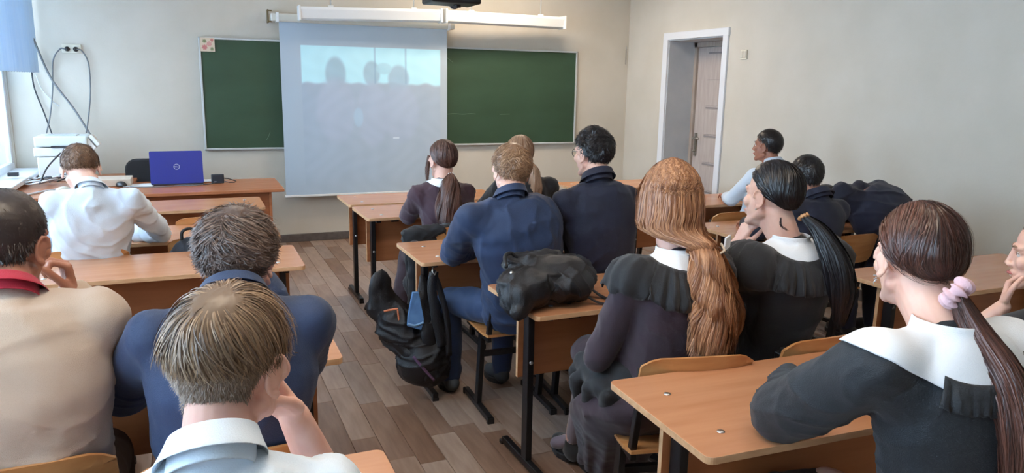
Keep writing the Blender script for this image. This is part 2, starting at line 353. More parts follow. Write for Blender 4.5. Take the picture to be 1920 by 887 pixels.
def smooth_path(P, n=10):
    P = [Vector(p) for p in P]; out = []
    Q = [P[0]*2-P[1]]+P+[P[-1]*2-P[-2]]
    for i in range(1, len(Q)-2):
        for k in range(n):
            t = k/n; a, b, c, d = Q[i-1:i+3]
            out.append(0.5*((2*b)+(c-a)*t+(2*a-5*b+4*c-d)*t*t+(3*b-a-3*c+d)*t**3))
    out.append(P[-1]); return out
def cable(P, r, m, label, group=None, name='cable', cat='cable'):
    o = MB().tube(smooth_path(P), r, 8).build(name, m, None); tag(o, label, cat, group); return o
M_CAB = mat('grey cable', (112, 116, 120), 0.5); M_CABD = mat('dark cable', (52, 54, 60), 0.5); M_CABW = mat('white cable', (206, 210, 214), 0.5)
cable([(-0.955, YF-0.05, 1.845), (-1.0, YF-0.04, 1.84), (-1.06, YF-0.03, 1.74), (-1.085, YF-0.03, 1.5), (-1.12, YF-0.05, 1.28), (-1.14, YF-0.2, 1.13)], 0.006, M_CAB, 'grey cable from the left plug down to the printer')
cable([(-0.87, YF-0.05, 1.845), (-0.83, YF-0.04, 1.83), (-0.79, YF-0.03, 1.72), (-0.795, YF-0.03, 1.5), (-0.82, YF-0.05, 1.3), (-0.84, YF-0.2, 1.13)], 0.006, M_CAB, 'grey cable from the right plug down to the printer')
cable([(-1.19, YF-0.05, 1.93), (-1.09, YF-0.04, 1.6), (-0.93, YF-0.05, 1.32), (-0.80, YF-0.1, 1.06)], 0.009, M_CAB, 'thick grey cable running aslant across the wall behind the printer')
cable([(-1.23, YF-0.03, 1.66), (-1.22, YF-0.03, 1.5), (-1.17, YF-0.03, 1.3), (-1.12, YF-0.05, 1.1)], 0.006, M_CABD, 'dark cable hanging from under the blind to the printer')
cable([(-1.2, YF-0.03, 1.62), (-1.17, YF-0.02, 1.5), (-1.1, YF-0.02, 1.4), (-1.05, YF-0.02, 1.35)], 0.004, M_CABW, 'thin white cable curling down the wall beside the blind')
# blind strips in front of the window
bd = empty('vertical_blind', (-1.2, 6.9, 1.64)); tag(bd, 'white fabric blind strips hanging in front of the left window', 'blind')
M_BL = mat('blind fabric', (224, 240, 252), 0.8, (212, 232, 248), 30, (1, 1, 0.05))
M_BL.node_tree.nodes['Principled BSDF'].inputs['Transmission Weight'].default_value = 0.6
for i in range(16):
    R = Matrix.Rotation(math.radians(62), 3, 'Z') if i % 2 else Matrix.Rotation(math.radians(66), 3, 'Z')
    MB().box((0, -0.78+i*0.104, 0.62), (0.115, 0.003, 1.24), R).build('slat', M_BL, bd)
MB().box((0, 0, 1.26), (0.05, 1.75, 0.05)).build('head_rail', M_WHP, bd)
MB().tube([(0.0, -0.8+i*0.05, 0.012-0.012*abs(math.sin(i*math.pi/2))) for i in range(33)], 0.003, 5).build('bottom_chain', M_CABD, bd)

# ------------------------------------------------------------------ desks and chairs
def make_desk(w=1.2, d=0.5, h=0.75):
    r = empty('school_desk')
    tp = MB().prism(rrect(0, -d, w, 0, 0.022), h-0.02, h).build('tabletop', M_DESK, r, bevel=0.0015)
    tp.data.materials.append(M_EDGE)
    for p in tp.data.polygons:
        if abs(p.normal.z) < 0.5: p.material_index = 1
    mp_ = MB().box((w/2, -d*0.44, h-0.02-0.165), (w-0.10, 0.018, 0.33)).build('modesty_panel', M_DESKP, r, bevel=0.001)
    mp_.data.materials.append(M_EDGE)
    for p in mp_.data.polygons:
        if abs(p.normal.y) < 0.5: p.material_index = 1
    for x in (0.085, w-0.085):
        y = -d*0.52
        lg = MB().box((x, y, (h-0.02)/2+0.02), (0.028, 0.05, h-0.06)); lg.box((x, y, h-0.032), (0.03, d*0.74, 0.022)); L = lg.build('leg', M_BLK, r, bevel=0.003)
        MB().box((x, y+0.02, 0.025), (0.03, 0.42, 0.03)).build('foot_bar', M_BLK, L, bevel=0.004)
        for yy in (-0.19, 0.23): MB().box((x, y+0.01+yy, 0.008), (0.032, 0.025, 0.016)).build('foot_cap', M_DKP, L)
        MB().cyl((x-0.0, y-0.024, 0.48), (x, y-0.03, 0.48), 0.008, 10).build('bolt', M_STEEL, L)
        for yy in (-d*0.28, -d*0.78):
            xx = x+(0.03 if x < 0.5 else -0.03)
            MB().tube([(xx, yy, h-0.001), (xx, yy, h+0.002), (xx, yy, h+0.0035)], [0.011, 0.010, 0.004], 12).build('bolt', M_STEEL, tp)
    MB().box((0.19, -d+0.055, h-0.032), (0.05, 0.02, 0.014)).build('bag_hook', M_BLK, r); MB().box((w-0.19, -d+0.055, h-0.032), (0.05, 0.02, 0.014)).build('bag_hook', M_BLK, r)
    return r
DESKS = []
dp = make_desk()
def desk(x, y, label, rot=0, first=[True]):
    o = dp if first[0] else copy_tree(dp); first[0] = False
    o.location = (x, y, 0); o.rotation_euler = (0, 0, rot); tag(o, label, 'desk', 'double school desks in three rows'); return o
desk(1.094, 1.814, 'beech double desk nearest the camera, brown-haired girl with pink scrunchie leans on it', -0.037)
desk(1.146, 2.953, 'beech double desk carrying the black backpack', 0.0215)
desk(0.994, 3.934, 'beech double desk where the blond boy in navy suit rests his elbow', 0.0)
desk(1.006, 5.215, 'beech double desk in front of the girl in burgundy with a ponytail', 0.0116)
desk(1.005, 5.80, 'beech desk pushed against the wall side below the projection screen')
AX = 0.435-1.2
desk(AX+0.012, 5.884, 'beech desk standing against the front of the teacher desk', 0.0)
desk(AX, 4.84, 'beech desk in the window row where the boy in white shirt bows his head')
desk(AX+0.03, 4.06, 'empty beech desk in the window row behind the bowed boy', -0.003)
desk(AX-0.03, 2.782, 'beech desk in the window row under the elbows of boys in beige and navy', -0.007)
desk(AX-0.06, 1.64, 'beech desk in the window row before the nearest boy in white shirt')
SD = desk(2.83, 2.64, 'beech desk with scribbled leg beyond the girl with a pink scrunchie')
desk(2.92, 3.93, 'beech desk in the wall row before the slumped pupil in navy')
desk(2.95, 5.02, 'beech desk in the wall row before the boy in white shirt by the doorway')
desk(2.98, 6.05, 'foremost beech desk in the wall row, beside the doorway')

def make_chair():
    r = empty('school_chair')   # origin on the floor below seat centre, sitter faces +y
    V = []; F = []; nx_, ny_ = 9, 9
    for s_ in (0, 1):
        for j in range(ny_):
            for i in range(nx_):
                x = (i/(nx_-1)-0.5)*0.38; y = (j/(ny_-1)-0.5)*0.36; q = (j/(ny_-1)-0.5)*2
                z = 0.44-0.012*(1-(x/0.19)**2)*(1-q*q)+(-0.02*max(0, q-0.5)**2*4)-s_*0.012; k = 1-0.07*max(0, abs(q)-0.7)/0.3
                V.append((x*k, y, z))
    n = nx_*ny_
    for j in range(ny_-1):
        for i in range(nx_-1):
            a = j*nx_+i; F += [(a, a+1, a+nx_+1, a+nx_), (n+a, n+a+nx_, n+a+nx_+1, n+a+1)]
    rim = [i for i in range(nx_)]+[j*nx_+nx_-1 for j in range(1, ny_)]+[(ny_-1)*nx_+i for i in range(nx_-2, -1, -1)]+[j*nx_ for j in range(ny_-2, 0, -1)]
    F += [(rim[(i+1) % len(rim)], rim[i], n+rim[i], n+rim[(i+1) % len(rim)]) for i in range(len(rim))]
    MB().add(V, F, False).build('seat', M_PLY, r)
    V = []; F = []; nx_, nz_ = 15, 7
    for s_ in (0, 1):
        for j in range(nz_):
            for i in range(nx_):
                u = i/(nx_-1)*2-1; v = j/(nz_-1); hw = 0.19*(1-0.03*v); x = u*hw
                zt = 0.615+0.17*v+(0.012*(1-u*u) if v > 0.9 else 0)-(0.02*max(0, abs(u)-0.8)/0.2 if j == nz_-1 else 0)+(0.015*max(0, abs(u)-0.8)/0.2 if j == 0 else 0)
                y = -0.20-0.05*v-0.035*(1-u*u)-s_*0.011
                V.append((x, y, zt))
    n = nx_*nz_
    for j in range(nz_-1):
        for i in range(nx_-1):
            a = j*nx_+i; F += [(a, a+nx_, a+nx_+1, a+1), (n+a, n+a+1, n+a+nx_+1, n+a+nx_)]
    rim = [i for i in range(nx_)]+[j*nx_+nx_-1 for j in range(1, nz_)]+[(nz_-1)*nx_+i for i in range(nx_-2, -1, -1)]+[j*nx_ for j in range(nz_-2, 0, -1)]
    F += [(rim[i], rim[(i+1) % len(rim)], n+rim[(i+1) % len(rim)], n+rim[i]) for i in range(len(rim))]
    bk = MB().add(V, F, False).build('backrest', M_PLY, r)
    for x in (-0.165, 0.165):
        s_ = MB(); s_.bar((x, 0.0, 0.03), (x, -0.06, 0.43), 0.025, 0.045); s_.bar((x, 0.16, 0.415), (x, -0.17, 0.415), 0.022, 0.03); s_.bar((x, -0.15, 0.41), (x, -0.235, 0.755), 0.022, 0.03)
        L = s_.build('side_frame', M_BLK, r, bevel=0.003)
        MB().box((x, 0.0, 0.02), (0.028, 0.40, 0.028)).build('foot_bar', M_BLK, L, bevel=0.004)
        for yy in (-0.195, 0.195): MB().box((x, yy, 0.014), (0.033, 0.02, 0.028)).build('foot_cap', M_DKP, L)
        MB().box((x, -0.215, 0.715), (0.03, 0.03, 0.05)).build('rubber_pad', M_DKP, L, bevel=0.005)
    MB().bar((-0.165, -0.04, 0.3), (0.165, -0.04, 0.3), 0.025, 0.025).build('crossbar', M_BLK, r)
    return r
cp = make_chair(); cfirst = [True]
def chair(x, y, label, rot=0, dz=0):
    o = cp if cfirst[0] else copy_tree(cp); cfirst[0] = False
    o.location = (x, y, 0); o.rotation_euler = (0, 0, rot); tag(o, label, 'chair', 'plywood school chairs at the desks'); return o
CH = {}
CH['P2'] = chair(-0.40, 2.03, 'plywood chair under the boy in beige sweater, green dot on its backrest', 0.06)
chair(0.03, 1.93, 'plywood chair under the boy in navy jacket in the window row')
chair(-0.48, 3.13, 'empty plywood chair at the empty window-row desk, nearer the window')
chair(0.13, 3.15, 'empty plywood chair at the empty window-row desk, on its aisle side')
chair(-0.50, 4.32, 'plywood chair under the boy bowing his head in the window row')
CH['ES'] = chair(0.07, 5.10, 'empty plywood chair with chalked letters on its backrest')
chair(1.47, 2.06, 'plywood chair under the girl with long ginger hair', -0.22)
chair(1.95, 2.07, 'plywood chair under the black-haired girl in black dress')
chair(1.42, 3.33, 'plywood chair under the blond boy in navy suit', -0.04)
CH['knot'] = chair(1.83, 3.28, 'plywood chair with a dark knot mark under the boy with glasses', -0.1)
chair(1.42, 4.33, 'plywood chair with a black jacket hung over its backrest')
chair(2.0, 4.33, 'plywood chair under the blonde girl in black')
chair(3.50, 3.40, 'plywood chair near the slumped pupil, its rounded backrest corner in view', 0.03)
chair(3.08, 3.36, 'plywood chair under the dark-haired boy behind the girl in black')
chair(3.36, 4.27, 'empty plywood chair beside the boy in white by the doorway')
chair(3.83, 4.30, 'plywood chair under the boy in white shirt near the doorway')
chair(3.25, 5.29, 'empty plywood chair at the second desk of the wall row')
chair(1.50, 0.95, 'plywood chair under the girl with the pink scrunchie')
chair(2.12, 0.95, 'plywood chair under the girl at the right edge')
chair(0.02, 0.92, 'plywood chair under the nearest boy in white shirt')
# scribbles on furniture
bk = [c for c in KIDS(CH['P2']) if c.name.startswith('backrest')][0]
g = MB(); g.add([(0.118+0.02*math.cos(a), -0.268, 0.725+0.02*math.sin(a)) for a in [2*math.pi*k/16 for k in range(16)]], [tuple(range(16))]); g.build('green_dot', mat('green paint', (40, 112, 62), 0.6), bk)
sc = MB()
for P in ([(0.03, 0.745), (0.037, 0.765), (0.045, 0.745)], [(0.055+0.007*math.cos(a), 0.757+0.009*math.sin(a)) for a in [k*0.7 for k in range(10)]], [(0.072, 0.768), (0.072, 0.75)], [(0.084, 0.768), (0.073, 0.759), (0.085, 0.75)]):
    ribbon(sc, [(x, -0.276+abs(x)*0.05, z-0.025) for x, z in P], 0.0022)
sc.build('chalk_letters', M_CHALK, bk)
bk = [c for c in KIDS(CH['ES']) if c.name.startswith('backrest')][0]; sc = MB()
for P in ([(0.0, 0.76), (-0.03, 0.76), (-0.03, 0.70), (0.0, 0.70)], [(-0.03, 0.73), (-0.005, 0.73)], [(0.045, 0.755), (0.03, 0.763), (0.018, 0.75), (0.03, 0.735), (0.044, 0.72), (0.032, 0.702), (0.015, 0.708)]):
    ribbon(sc, [(x, -0.292, z-0.025) for x, z in P], 0.004)
sc.build('chalk_letters', M_CHALK, bk)

bk = [c for c in KIDS(CH['knot']) if c.name.startswith('backrest')][0]; g = MB(); g.add([(-0.03+0.014*math.cos(a), -0.2835, 0.735+0.014*math.sin(a)) for a in [2*math.pi*k/14 for k in range(14)]], [tuple(range(14))]); g.build('dark_spot', mat('dark spot', (52, 40, 32), 0.7), bk)
lg = [c for c in KIDS(SD) if c.name.startswith('leg')]; lg = min(lg, key=lambda o: min(v.co.x for v in o.data.vertices)); sc = MB()
for P in ([(0.0, 0.600), (0.006, 0.618), (0.010, 0.600)], [(0.002, 0.607), (0.008, 0.607)], [(0.013, 0.624), (0.012, 0.604)], [(0.016, 0.632), (0.0165, 0.616)], [(0.018, 0.640), (0.021, 0.636)]):
    ribbon(sc, [(0.073+x, -0.2865, z+0.03) for x, z in P], 0.0018)
sc.build('chalk_scribble', M_CHALK, lg)

# ------------------------------------------------------------------ teacher's desk and what stands on it
td = empty('teacher_desk', (0, 0, 0)); tag(td, 'reddish brown teacher desk with a rounded left end under the laptop and printer', 'desk')
out = [(0.665, 6.2), (0.665, 6.99), (-1.38, 7.6), (-1.38, 6.75)]
n_ = 14; arc = [(-0.93+0.44*math.cos(a), 6.60+0.44*math.sin(a)) for a in [math.radians(180+90*k/n_) for k in range(n_+1)]]
pts = [(0.665, 6.2), (0.665, 6.93), (-0.45, 6.93), (-0.45, 7.62), (-1.37, 7.62), (-1.37, 6.60)]+arc[1:]
pts = pts[::1]
t_ = MB().prism(pts, 0.735, 0.76).build('tabletop', M_TD, td, bevel=0.003)
MB().box((-0.2, 6.30, 0.42), (1.5, 0.02, 0.6)).build('front_panel', M_TD, td, bevel=0.002)
for x in (0.56, -0.96): MB().box((x, 6.56, 0.365), (0.022, 0.6, 0.73)).build('side_panel', M_TD, td, bevel=0.002)
cv = MB(); av = [(-0.93+0.38*math.cos(a), 6.62+0.38*math.sin(a)) for a in [math.radians(180+90*k/8) for k in range(9)]]
cv.prism(av+[(x*0.96-0.04, y*0.96+0.262) for x, y in reversed(av)], 0.0, 0.735); cv.build('curved_panel', mat('dark cherry', (128, 82, 62), 0.45), td)
def on(z=0.761): return z
# laptop
lp = empty('laptop', (-0.12, 6.64, 0.762)); tag(lp, 'open blue laptop with its lid turned to the class', 'laptop')
MB().prism(rrect(-0.195, 0.0, 0.195, 0.26, 0.012), 0.0, 0.018).build('base', mat('laptop base', (60, 64, 76), 0.4), lp, bevel=0.002)
Rl = Matrix.Rotation(math.radians(-10), 3, 'X')
lid = MB(); lp_pts = rrect(-0.197, 0.0, 0.197, 0.262, 0.012)
V = [Rl @ Vector((x, -0.006, z)) for x, z in lp_pts]+[Rl @ Vector((x, 0.002, z)) for x, z in lp_pts]; n = len(lp_pts)
lid.add(V, [tuple(range(n)), tuple(range(2*n-1, n-1, -1))]+[(i, n+i, n+(i+1) % n, (i+1) % n) for i in range(n)])
lid = lid.build('lid', M_BLUE, lp); lid.location = (0, 0.005, 0.012)
lid.matrix_local = Matrix.Translation((0, -0.0, 0.012))
ring = MB(); a_ = [2*math.pi*k/28 for k in range(28)]
V = [Rl @ Vector((r_*math.cos(a), -0.0075, 0.135+r_*math.sin(a))) for r_ in (0.019, 0.0225) for a in a_]
ring.add(V, [(i, (i+1) % 28, 28+(i+1) % 28, 28+i) for i in range(28)])
for P in ([(-0.0145, 0.14), (-0.0145, 0.130), (-0.010, 0.131), (-0.009, 0.135), (-0.010, 0.139), (-0.0145, 0.14)], [(-0.001, 0.137), (-0.006, 0.139), (-0.0055, 0.131), (-0.0005, 0.133)], [(-0.0055, 0.135), (-0.001, 0.1355)], [(0.003, 0.14), (0.003, 0.1305), (0.0075, 0.1305)], [(0.010, 0.14), (0.010, 0.1305), (0.0145, 0.1305)]):
    V = []; ribbon(ring, [Rl @ Vector((x, -0.0078, z)) for x, z in P], 0.0016)
ring.build('emblem', mat('silver emblem', (196, 202, 214), 0.3, metal=0.3), lid)
# black drive box
db = MB().prism(rrect(0.135, 6.66, 0.235, 6.70, 0.012), 0.761, 0.835).build('drive_box', mat('dark box', (34, 42, 52), 0.5), None, bevel=0.006); tag(db, 'small dark box with cable right of the laptop', 'box')
pl = MB().box((0.165, 6.6585, 0.776), (0.02, 0.001, 0.005)).build('pale_print', mat('pale print', (150, 154, 160), 0.5), db)
cable([(0.04, 6.60, 0.766), (0.08, 6.585, 0.766), (0.13, 6.62, 0.766), (0.16, 6.655, 0.768)], 0.004, M_CABD, 'short dark cable between laptop and dark box')
cable([(0.236, 6.69, 0.80), (0.28, 6.70, 0.79), (0.33, 6.72, 0.768)], 0.004, M_CABD, 'dark cable leaving the right side of the dark box')
cable([(0.24, 6.675, 0.775), (0.28, 6.66, 0.766), (0.32, 6.67, 0.766)], 0.003, M_CABD, 'thin dark cable lying right of the dark box')
cable([(-0.50, 6.64, 0.767), (-0.42, 6.56, 0.767), (-0.3, 6.53, 0.767), (-0.18, 6.53, 0.767), (-0.1, 6.56, 0.767), (0.0, 6.55, 0.767), (0.07, 6.585, 0.767)], 0.004, M_CAB, 'grey cable along the front of the laptop')
for i, (x, y, rz) in enumerate(((-0.36, 6.72, 0.1), (-0.40, 6.66, -0.15), (0.10, 6.83, 0.05))):
    R = Matrix.Rotation(rz, 3, 'Z'); p = MB().box((x, y, 0.7625+0.0025*i), (0.21, 0.15, 0.002), R).build('paper_sheet', mat('paper', (226, 226, 226), 0.8), None)
    tag(p, ('white paper sheet left of the laptop, lower one', 'white paper sheet left of the laptop, upper one', 'white paper sheet behind the dark box')[i], 'paper', 'papers on the teacher desk')
# computer mouse
def blob(name, c, r, m, label, cat, parent=None, rz=0):
    me = bpy.data.meshes.new(name); bm = bmesh.new(); bmesh.ops.create_uvsphere(bm, u_segments=20, v_segments=12, radius=1)
    for v in bm.verts: v.co.z = max(v.co.z, -0.25); v.co = Vector((v.co.x*r[0], v.co.y*r[1], v.co.z*r[2]))
    bm.to_mesh(me); bm.free(); me.polygons.foreach_set('use_smooth', [True]*len(me.polygons)); me.materials.append(m)
    o = link(bpy.data.objects.new(name, me), parent); o.location = c; o.rotation_euler = (0, 0, rz)
    if label: tag(o, label, cat)
    return o
blob('computer_mouse', (-0.53, 6.66, 0.771), (0.035, 0.055, 0.032), M_DKP, 'black computer mouse left of the laptop', 'mouse', rz=0.6)
blob('computer_mouse', (-0.90, 6.42, 0.771), (0.045, 0.07, 0.035), M_CRP, 'beige rounded mouse-like device at the round end of the teacher desk', 'mouse', rz=-0.5)
# flat beige box
fb = MB().box((-0.66, 6.80, 0.79), (0.40, 0.26, 0.055)).build('flat_case', mat('beige case', (206, 190, 172), 0.5), None, bevel=0.006); tag(fb, 'flat beige device lying behind the bowed boy', 'device')
sp_ = empty('speaker', (-0.79, 6.42, 0.762)); tag(sp_, 'small black speaker on the round end of the teacher desk', 'speaker')
MB().box((0, 0, 0.065), (0.075, 0.08, 0.13)).build('speaker_body', M_DKP, sp_, bevel=0.008); MB().cyl((0, -0.041, 0.07), (0, -0.045, 0.07), 0.025).build('speaker_cone', M_CABD, sp_)
# printer
pr_ = empty('printer', (-0.98, 7.28, 0.762)); tag(pr_, 'white printer on a white box in the window corner', 'printer')
MB().box((0, 0, 0.10), (0.36, 0.32, 0.20)).build('lower_box', M_WHP, pr_, bevel=0.01)
MB().box((-0.01, 0, 0.24), (0.38, 0.33, 0.07)).build('paper_tray', M_WHP, pr_, bevel=0.008)
MB().box((0, 0, 0.325), (0.38, 0.34, 0.085)).build('printer_body', mat('printer grey white', (216, 224, 222), 0.4), pr_, bevel=0.012)
MB().box((0.05, -0.172, 0.285), (0.24, 0.02, 0.012)).build('output_slot', M_CABD, pr_)
MB().box((0.0, -0.02, 0.371), (0.22, 0.2, 0.008)).build('lid', mat('lid grey', (190, 196, 198), 0.4), pr_, bevel=0.003)
for k, (a, b) in enumerate(((0.15, 0.35), (0.18, 0.25))):
    MB().box((0.21+0.03*k, -0.08, 0.30+0.03*k), (0.03, 0.12, 0.10), Matrix.Rotation(-0.6, 3, 'Y')).build('panel_flap', M_WHP, pr_, bevel=0.004)
# cable tangle
for i in range(7):
    P = []; cx, cy = -1.16+0.03*i, 6.9+0.05*math.sin(i*2)
    for k in range(7):
        a = k*1.1+i; P.append((cx+(0.11+0.02*math.sin(i))*math.cos(a), cy+0.10*math.sin(a), 0.79+0.02*math.sin(k*1.7+i)+0.012*i*0.5))
    cable(P, 0.006, (M_CABW, M_CABD, M_CABW, M_CAB)[i % 4], ('white', 'dark', 'second white', 'grey', 'third white', 'second dark', 'fourth white')[i]+' cable in the heap beside the window, counted from its left end', 'cable tangle on the teacher desk')
cable([(-1.1, 6.75, 0.79), (-1.06, 6.9, 0.9), (-0.98, 7.05, 1.0)], 0.006, M_CABD, 'dark cable rising from the heap to the printer')
cable([(-1.18, 6.4, 0.768), (-1.12, 6.3, 0.768), (-1.02, 6.5, 0.768), (-0.9, 6.62, 0.768)], 0.007, M_CABW, 'thick white cable lying on the round desk end')
ad = MB().box((-1.30, 6.93, 0.85), (0.07, 0.05, 0.03)).build('power_adapter', M_CABD, None, bevel=0.004); tag(ad, 'dark power adapter lying on the window sill', 'adapter')
# teacher's chair
tc_ = empty('office_chair', (-0.33, 7.25, 0)); tag(tc_, 'black padded chair behind the laptop', 'chair')
bp_ = MB(); pp = rrect(-0.21, 0.52, 0.21, 0.92, 0.09)
bp_.add([(x, 0, z) for x, z in pp]+[(x, 0.05, z) for x, z in pp], [tuple(range(len(pp))), tuple(range(2*len(pp)-1, len(pp)-1, -1))]+[(i, len(pp)+i, len(pp)+(i+1) % len(pp), (i+1) % len(pp)) for i in range(len(pp))])
bp_.build('backrest', mat('black upholstery', (32, 34, 38), 0.8), tc_, bevel=0.012)
MB().prism(rrect(-0.22, -0.46, 0.22, -0.02, 0.06), 0.42, 0.48).build('seat', MC['black upholstery'], tc_, bevel=0.012)
for x in (-0.18, 0.18):
    MB().tube([(x, -0.4, 0), (x, -0.4, 0.42)], 0.012).build('leg', M_BLK, tc_); MB().tube([(x, 0.04, 0), (x, -0.02, 0.42), (x, 0.02, 0.8)], 0.012).build('leg', M_BLK, tc_)
# ------------------------------------------------------------------ people: body, clothes and hair builders
DG = bpy.context.evaluated_depsgraph_get
def v3(*a): return np.array(a, float)
def unit(a): a = np.asarray(a, float); return a/(np.linalg.norm(a)+1e-9)
class PS:
    """closed primitive soup that a voxel remesh fuses into one surface"""
    def __init__(s): s.V = []; s.F = []; s.n = 0
    def put(s, V, F): s.V.append(np.asarray(V, float)); s.F += [tuple(i+s.n for i in f) for f in F]; s.n += len(V); return s
    def cap(s, a, ra, b, rb, n=14, flat=None):
        """tapered capsule; flat=(axis, factor) squeezes the section along a direction"""
        a, b = np.asarray(a, float), np.asarray(b, float); d = b-a; L = np.linalg.norm(d); t = d/(L+1e-9)
        u = unit(np.cross(t, [0.3, 0.2, 1] if abs(t[2]) < 0.9 else [1, 0.1, 0])); w = np.cross(t, u)
        if flat is not None:
            fa = unit(flat[0]-t*np.dot(flat[0], t)); u = fa; w = np.cross(t, u); fu = flat[1]
        else: fu = 1
        V = [a-t*ra]; 
        st = [(a-t*ra*math.cos(q), ra*math.sin(q)) for q in (0.5, 1.0)]+[(a, ra)]+[(a+(b-a)*k, ra+(rb-ra)*k) for k in (0.33, 0.66)]+[(b, rb)]+[(b+t*rb*math.cos(q), rb*math.sin(q)) for q in (1.0, 0.5)]
        for c, r in st: V += [c+(u*math.cos(x)*fu+w*math.sin(x))*r for x in [2*math.pi*k/n for k in range(n)]]
        V.append(b+t*rb); F = []
        F += [(0, 1+(k+1) % n, 1+k) for k in range(n)]
        for i in range(len(st)-1): F += [(1+i*n+k, 1+i*n+(k+1) % n, 1+(i+1)*n+(k+1) % n, 1+(i+1)*n+k) for k in range(n)]
        e = len(V)-1; o = 1+(len(st)-1)*n; F += [(e, o+k, o+(k+1) % n) for k in range(n)]
        return s.put(V, F)
    def ell(s, c, r, R=None, nu=20, nv=12):
        R = np.eye(3) if R is None else np.asarray(R); V = []; 
        for j in range(1, nv):
            ph = math.pi*j/nv
            V += [R @ (np.array([math.sin(ph)*math.cos(2*math.pi*k/nu), math.sin(ph)*math.sin(2*math.pi*k/nu), math.cos(ph)])*r)+c for k in range(nu)]
        n0 = len(V); V += [R @ (np.array([0, 0, 1])*r)+c, R @ (np.array([0, 0, -1])*r)+c]
        F = [(n0, k, (k+1) % nu) for k in range(nu)]+[(n0+1, (nv-2)*nu+(k+1) % nu, (nv-2)*nu+k) for k in range(nu)]
        for j in range(nv-2): F += [(j*nu+k, (j+1)*nu+k, (j+1)*nu+(k+1) % nu, j*nu+(k+1) % nu) for k in range(nu)]
        return s.put(V, F)
    def loft(s, C, U, D, ru, rd, n=24, p=2.3):
        V = []; k_ = len(C)
        for c, u, d, a, b in zip(C, U, D, ru, rd):
            for k in range(n):
                q = 2*math.pi*k/n; cx, sx = math.cos(q), math.sin(q)
                V.append(c+u*a*math.copysign(abs(cx)**(2/p), cx)+d*b*math.copysign(abs(sx)**(2/p), sx))
        F = [tuple(range(n-1, -1, -1)), tuple((k_-1)*n+k for k in range(n))]
        for i in range(k_-1): F += [(i*n+k, i*n+(k+1) % n, (i+1)*n+(k+1) % n, (i+1)*n+k) for k in range(n)]
        return s.put(V, F)
    def xf(s, M):
        M = np.array(M); s.V = [v @ M[:3, :3].T+M[:3, 3] for v in s.V]; return s
    def join(s, o):
        for_V = np.concatenate(o.V); s.put(for_V, o.F); return s
def fold_disp(me, amp, freq, seed=0):
    """sharp creases of cloth pushed along the normals"""
    n = len(me.vertices); P = np.empty(n*3, np.float32); me.vertices.foreach_get('co', P); P = P.reshape(-1, 3).astype(float); Nn = np.empty(n*3, np.float32); me.vertex_normals.foreach_get('vector', Nn); Nn = Nn.reshape(-1, 3)
    r = np.random.default_rng(100+seed); W = np.zeros_like(P)
    for f, a in ((5, 0.05), (11, 0.022), (23, 0.007)): W += a*np.sin(P @ r.normal(0, 1, (3, 3))*f+r.uniform(0, 6, 3))
    D = np.zeros(n)
    for i in range(4):
        k = unit(r.normal(0, 1, 3)+v3(0, 0, 0.5)); ph = r.uniform(0, 6); s = np.sin((P+W) @ k*freq*(0.8+0.35*i)+ph); m = np.clip(0.5+1.2*np.sin((P+W*0.5) @ r.normal(0, 1, 3)*7+ph), 0, 1)
        D += (1-np.abs(s))**2.5*m
    P += Nn*(amp*(D-0.45))[:, None]; me.vertices.foreach_set('co', P.astype(np.float32).ravel()); me.update(); return me
def fuse(ps, voxel, smooth=4, disp=(), name='tmp', fac=0.5):
    me = bpy.data.meshes.new(name); me.from_pydata(np.concatenate(ps.V).tolist(), [], ps.F); me.update()
    bm = bmesh.new(); bm.from_mesh(me); bmesh.ops.recalc_face_normals(bm, faces=bm.faces); bm.to_mesh(me); bm.free()
    o = bpy.data.objects.new(name, me); COL.objects.link(o)
    r = o.modifiers.new('r', 'REMESH'); r.mode = 'VOXEL'; r.voxel_size = voxel; r.use_smooth_shade = True
    if smooth: m = o.modifiers.new('s', 'SMOOTH'); m.factor = fac; m.iterations = smooth
    for sc_, st in disp:
        t = bpy.data.textures.new('w', 'CLOUDS'); t.noise_scale = sc_; t.noise_depth = 1
        d = o.modifiers.new('d', 'DISPLACE'); d.texture = t; d.strength = st; d.mid_level = 0.5; d.texture_coords = 'LOCAL'
    if disp: m = o.modifiers.new('s2', 'SMOOTH'); m.factor = 0.5; m.iterations = 1
    dg = DG(); dg.update(); ev = o.evaluated_get(dg); out = bpy.data.meshes.new_from_object(ev, depsgraph=dg)
    bpy.data.objects.remove(o); bpy.data.meshes.remove(me)
    out.polygons.foreach_set('use_smooth', [True]*len(out.polygons))
    return out
def meshobj(name, me, m, parent, inv):
    me.name = name; me.transform(inv)
    me.materials.clear(); me.materials.append(m); return link(bpy.data.objects.new(name, me), parent)
def joinmeshes(ms):
    V = []; F3 = []; n = 0; faces = []
    for m in ms:
        v = np.empty(len(m.vertices)*3, np.float32); m.vertices.foreach_get('co', v); V.append(v.reshape(-1, 3))
        li = np.empty(len(m.loops), np.int32); m.loops.foreach_get('vertex_index', li); ls = np.empty(len(m.polygons), np.int32); m.polygons.foreach_get('loop_total', ls)
        faces.append((li+n, ls)); n += len(m.vertices)
    V = np.concatenate(V); li = np.concatenate([f[0] for f in faces]); lt = np.concatenate([f[1] for f in faces])
    me = bpy.data.meshes.new('j'); me.vertices.add(len(V)); me.vertices.foreach_set('co', V.ravel()); me.loops.add(len(li)); me.loops.foreach_set('vertex_index', li)
    me.polygons.add(len(lt)); me.polygons.foreach_set('loop_start', np.concatenate([[0], np.cumsum(lt)[:-1]]).astype(np.int32)); me.update(calc_edges=True)
    me.polygons.foreach_set('use_smooth', [True]*len(me.polygons))
    for m in ms: bpy.data.meshes.remove(m)
    return me
